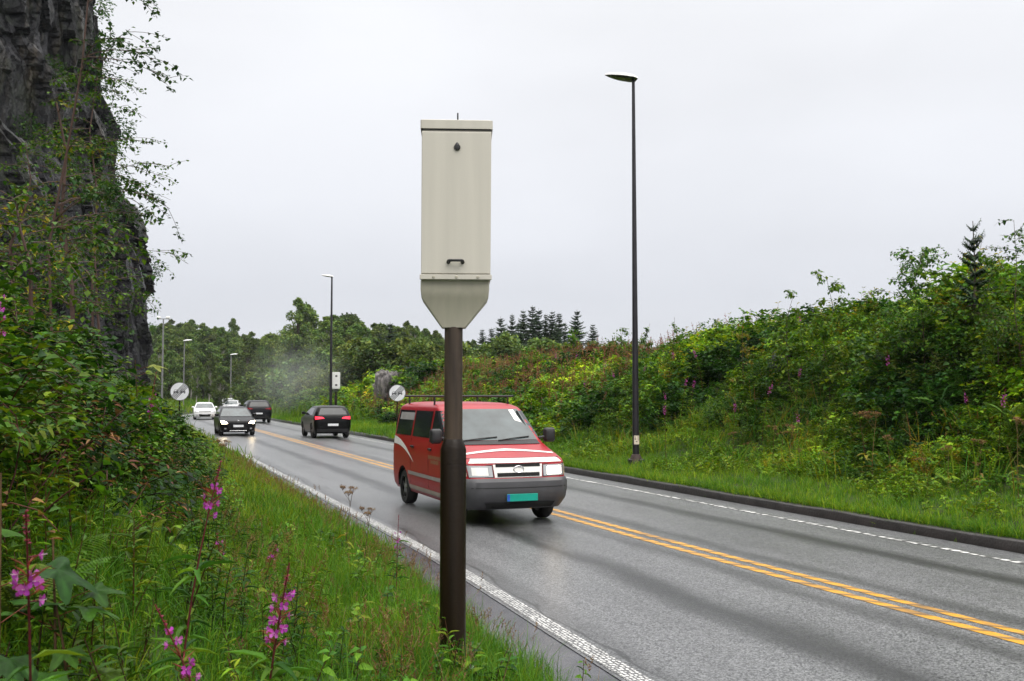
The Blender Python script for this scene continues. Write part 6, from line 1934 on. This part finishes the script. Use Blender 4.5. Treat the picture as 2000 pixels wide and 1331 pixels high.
def auto(name, label, kind, mat, s, t, towards, W=1.8, L=4.2, H=1.48, lamp=None, tail=None, suv=False, bars=False, wmat=None, group=None, emblem=False):
    root = empty(name); tag(root, label, "car", group)
    k = H / 1.48; l = L / 4.2; w_ = W / 1.8
    if suv:
        base = [(.22, 1.98, -2.0, .82, .34, .26), (.34, 2.08, -2.08, .86, .34, .26), (.52, 2.12, -2.12, .895, .32, .26), (.74, 2.10, -2.12, .90, .30, .26), (.84, 2.02, -2.11, .90, .28, .26), (.92, 1.72, -2.10, .892, .26, .26), (1.0, 1.08, -2.08, .88, .22, .24), (1.03, .94, -2.07, .87, .20, .24),
                (1.20, .60, -1.98, .80, .20, .24), (1.37, .22, -1.86, .70, .20, .24), (1.42, .05, -1.80, .665, .22, .24), (1.455, -.2, -1.65, .60, .25, .25), (1.48, -.6, -1.2, .40, .2, .2)]
    else:
        base = [(.18, 1.98, -1.96, .80, .36, .28), (.30, 2.08, -2.06, .86, .36, .28), (.48, 2.12, -2.10, .892, .34, .28), (.66, 2.10, -2.10, .898, .32, .28), (.745, 2.02, -2.10, .895, .30, .28), (.83, 1.70, -2.09, .89, .28, .28), (.92, 1.18, -2.06, .875, .22, .26), (.955, 1.02, -2.04, .86, .20, .26),
                (1.15, .62, -1.92, .785, .20, .24), (1.34, .20, -1.70, .69, .20, .24), (1.40, .03, -1.62, .655, .22, .24), (1.445, -.22, -1.45, .58, .25, .25), (1.475, -.6, -1.1, .38, .2, .2)]
    rows = [(z * k, xf * l, xr * l, hw * w_, rf, rr) for z, xf, xr, hw, rf, rr in base]
    car = Car(rows, .12)
    r = .315 * (1.1 if suv else 1.0)
    car_shell(root, car, mat, (1.29 * l, -1.29 * l), r, W * .86, .21)
    zb, zt_ = (1.045 if suv else .97) * k, (1.385 if suv else 1.36) * k
    wb, wt = .78 * w_, .60 * w_
    end_patch(car, root, "windscreen", wmat or M_GLASSW, [(-wb, zb), (wb, zb), (wt, zt_), (-wt, zt_)], True, .008, 16, 8)
    rb = zb + .03
    end_patch(car, root, "rear_window", M_GLASS, [(-.68 * w_, rb), (.68 * w_, rb), (.56 * w_, zt_ - .02), (-.56 * w_, zt_ - .02)], False, .008, 12, 6)
    for sg in (-1, 1):
        fx0 = np.interp(zb, car.rows[:, 0], car.rows[:, 1]); fx1 = np.interp(zt_, car.rows[:, 0], car.rows[:, 1])
        side_patch(car, root, "door_window", M_GLASS, [(0.02, zb + .01), (fx0 - .26, zb + .01), (fx1 - .20, zt_ - .02), (0.02, zt_ - .02)], sg, .005)
        side_patch(car, root, "side_window", M_GLASS, [(-1.45 * l, zb + .01), (-.06, zb + .01), (-.06, zt_ - .02), (-1.25 * l, zt_ - .02)], sg, .005)
        a = Vector(car.side(fx0 - .32, zb + .05, sg, 0)); c = a + Vector((.02, sg * .12, .03))
        m = MB(); m.loft([[(c.x + dx, c.y + y * q, c.z + z * q) for y, z in rrect(.21, .14, .05)] for dx, q in ((-.05, .95), (.02, 1), (.08, .7), (.1, .4))]); m.tube([a, c], .02, 6)
        m.build("door_mirror", mat, root, smooth_=True)
        zl = (.80 if suv else .70) * k
        end_patch(car, root, "headlight", lamp or M_LAMP_OFF, [(sg * .52 * w_, zl - .075), (sg * .80 * w_, zl - .085), (sg * .835 * w_, zl + .055), (sg * .58 * w_, zl + .02)], True, .009, 10, 5)
        end_patch(car, root, "fog_light", M_LAMP_OFF, [(sg * .58 * w_, .34 * k), (sg * .68 * w_, .34 * k), (sg * .68 * w_, .41 * k), (sg * .58 * w_, .41 * k)], True, .012, 4, 4)
        zl2 = (.93 if suv else .86) * k
        end_patch(car, root, "tail_light", tail or M_REDD, [(sg * .40 * w_, zl2 - .03), (sg * .84 * w_, zl2 - .075), (sg * .845 * w_, zl2 + .075), (sg * .50 * w_, zl2 + .04)], False, .010, 10, 5)
    end_patch(car, root, "grille", M_UNDER, [(-.48 * w_, .645 * k), (.48 * w_, .645 * k), (.52 * w_, .705 * k), (-.52 * w_, .705 * k)], True, .009, 14, 3)
    end_patch(car, root, "lower_intake", M_UNDER, [(-.42 * w_, .27 * k), (.42 * w_, .27 * k), (.50 * w_, .47 * k), (-.50 * w_, .47 * k)], True, .009, 14, 4)
    m = MB(); pc = Vector(car.end(0, .50 * k, True, .025)); m.box(pc, (.012, .50, .11)); m.build("number_plate", M_PLATE, root)
    m = MB(); pc = Vector(car.end(0, (.62 if suv else .56) * k, False, .02)); m.box(pc, (.012, .50, .11)); m.build("number_plate", M_PLATE, root)
    end_patch(car, root, "rear_bumper_trim", M_TRIM, [(-.84 * w_, .30 * k), (.84 * w_, .30 * k), (.86 * w_, .44 * k), (-.86 * w_, .44 * k)], False, .012, 14, 3)
    if emblem:
        e = Vector(car.end(0, .715 * k, True, .022)); m = MB(); rr = .062
        m.tube([e + Vector((0, rr * math.cos(a), rr * math.sin(a))) for a in np.linspace(0, 2 * PI, 25)], .008, 6)
        for pl in ([(-.6, .72), (-.0, .06), (.6, .72)], [(-.86, .3), (-.42, -.75), (0, .0), (.42, -.75), (.86, .3)]):
            m.tube([e + Vector((0, a * rr * .95, b * rr * .95)) for a, b in pl], .007, 6)
        m.build("badge", M_SILV, root)
        m = MB(); m.tube([car.end(y, .272 * k, True, .012) for y in np.linspace(-.42, .42, 9)], .008, 6); m.build("chrome_strip", M_SILV, root)
    if bars:
        for sg in (-1, 1):
            m = MB(); m.tube([(.1 - 1.9 * q, sg * .56 * w_, H - .06 + .05 * math.sin(PI * q)) for q in np.linspace(0, 1, 7)], .018, 6); m.build("roof_rail", M_TRIM, root, smooth_=True)
    put(root, s, t, towards)
    return root
M_BLK = mk("black_car_paint", (.002, .002, .0025), rough=.3, spec=.22, var=.05)
M_WHT = paint("white_car_paint", (.80, .80, .80))
M_DRK = mk("dark_grey_car_paint", (.006, .006, .009), rough=.3, spec=.25, var=.05)
M_SLV = paint("pale_silver_car_paint", (.62, .63, .64), rough=.3)
def by_px(px, d):
    v = P(px, 800, d); s, t = xy2st(v.x, v.y); return float(s), float(t)
s_, t_ = by_px(458, 52.5); auto("car", "black hatchback with lit headlamps and a white plate, driving towards the camera", "hatch", M_BLK, s_, t_, True, 1.80, 4.2, 1.48, lamp=M_LAMP_ON, emblem=True)
s_, t_ = by_px(399, 86); auto("car", "white hatchback approaching alone on the left of the lane near the round sign", "hatch", M_WHT, s_, t_, True, 1.80, 4.2, 1.46)
s_, t_ = by_px(453, 118); auto("car", "pale silver car whose roof shows just above the black hatchback", "hatch", M_SLV, s_, t_, True, 1.80, 4.3, 1.48)
s_, t_ = by_px(446.5, 128); auto("car", "white sport utility car farthest back behind the silver roof", "suv", M_WHT, s_, t_, True, 1.86, 4.4, 1.66, suv=True)
s_, t_ = by_px(635, 49.5); auto("car", "black compact car with glowing red tail lamps driving away", "suv", M_BLK, s_, t_, False, 1.80, 4.2, 1.56, tail=M_REDL, suv=True)
s_, t_ = by_px(499, 76); auto("car", "dark grey sport utility car with roof rails driving away behind the black hatchback", "suv", M_DRK, s_, t_, False, 1.90, 4.6, 1.68, suv=True, bars=True)
# ================================================================== AIR
def haze():
    m = bpy.data.materials.new("thin_mist")
    m.use_nodes = True
    t = m.node_tree
    for n in list(t.nodes):
        if n.type == 'BSDF_PRINCIPLED': t.nodes.remove(n)
    v = t.nodes.new('ShaderNodeVolumePrincipled')
    v.inputs['Color'].default_value = (.86, .89, .93, 1)
    v.inputs['Density'].default_value = 0.00018
    v.inputs['Anisotropy'].default_value = 0.2
    t.links.new(v.outputs[0], t.nodes['Material Output'].inputs['Volume'])
    b = MB(); b.box((-20, 140, 16), (420, 420, 37)); o = b.build("haze", m)
    tag(o, "thin rainy mist in the air over the road", None, None, 'stuff')
haze()

def spray():
    """spray thrown up behind the cars driving away"""
    m = bpy.data.materials.new("road_spray_mist")
    m.use_nodes = True
    t = m.node_tree
    for n in list(t.nodes):
        if n.type == 'BSDF_PRINCIPLED': t.nodes.remove(n)
    N, L = t.nodes.new, t.links.new
    v = N('ShaderNodeVolumePrincipled')
    v.inputs['Color'].default_value = (.88, .90, .92, 1)
    c = N('ShaderNodeTexCoord')
    ln = N('ShaderNodeVectorMath'); ln.operation = 'LENGTH'; L(c.outputs['Object'], ln.inputs[0])
    f = N('ShaderNodeMapRange'); f.interpolation_type = 'SMOOTHSTEP'
    f.inputs[1].default_value = .1; f.inputs[2].default_value = 1.0; f.inputs[3].default_value = .017; f.inputs[4].default_value = 0
    L(ln.outputs['Value'], f.inputs[0])
    n = N('ShaderNodeTexNoise'); n.inputs['Scale'].default_value = 2.2; n.inputs['Detail'].default_value = 3
    L(c.outputs['Object'], n.inputs['Vector'])
    r = N('ShaderNodeMapRange'); r.inputs[1].default_value = .3; r.inputs[2].default_value = .7; r.inputs[3].default_value = .2; r.inputs[4].default_value = 1.5
    L(n.outputs['Fac'], r.inputs[0])
    mm = N('ShaderNodeMath'); mm.operation = 'MULTIPLY'; L(f.outputs[0], mm.inputs[0]); L(r.outputs[0], mm.inputs[1])
    L(mm.outputs[0], v.inputs['Density'])
    L(v.outputs[0], t.nodes['Material Output'].inputs['Volume'])
    b = MB()
    k = 24
    b.loft([[(math.sin(a) * math.cos(2 * PI * j / k), math.sin(a) * math.sin(2 * PI * j / k), -math.cos(a)) for j in range(k)] for a in np.linspace(.05, PI - .05, 14)])
    o = b.build("spray_mist", m)
    p = P(575, 735, 82)
    o.location = (p.x, p.y, 3.4); o.scale = (5.0, 13.0, 4.2); o.rotation_euler = (0, 0, TH)
    tag(o, "pale cloud of road spray hanging over the verge by the dark cars", None, None, 'stuff')
spray()
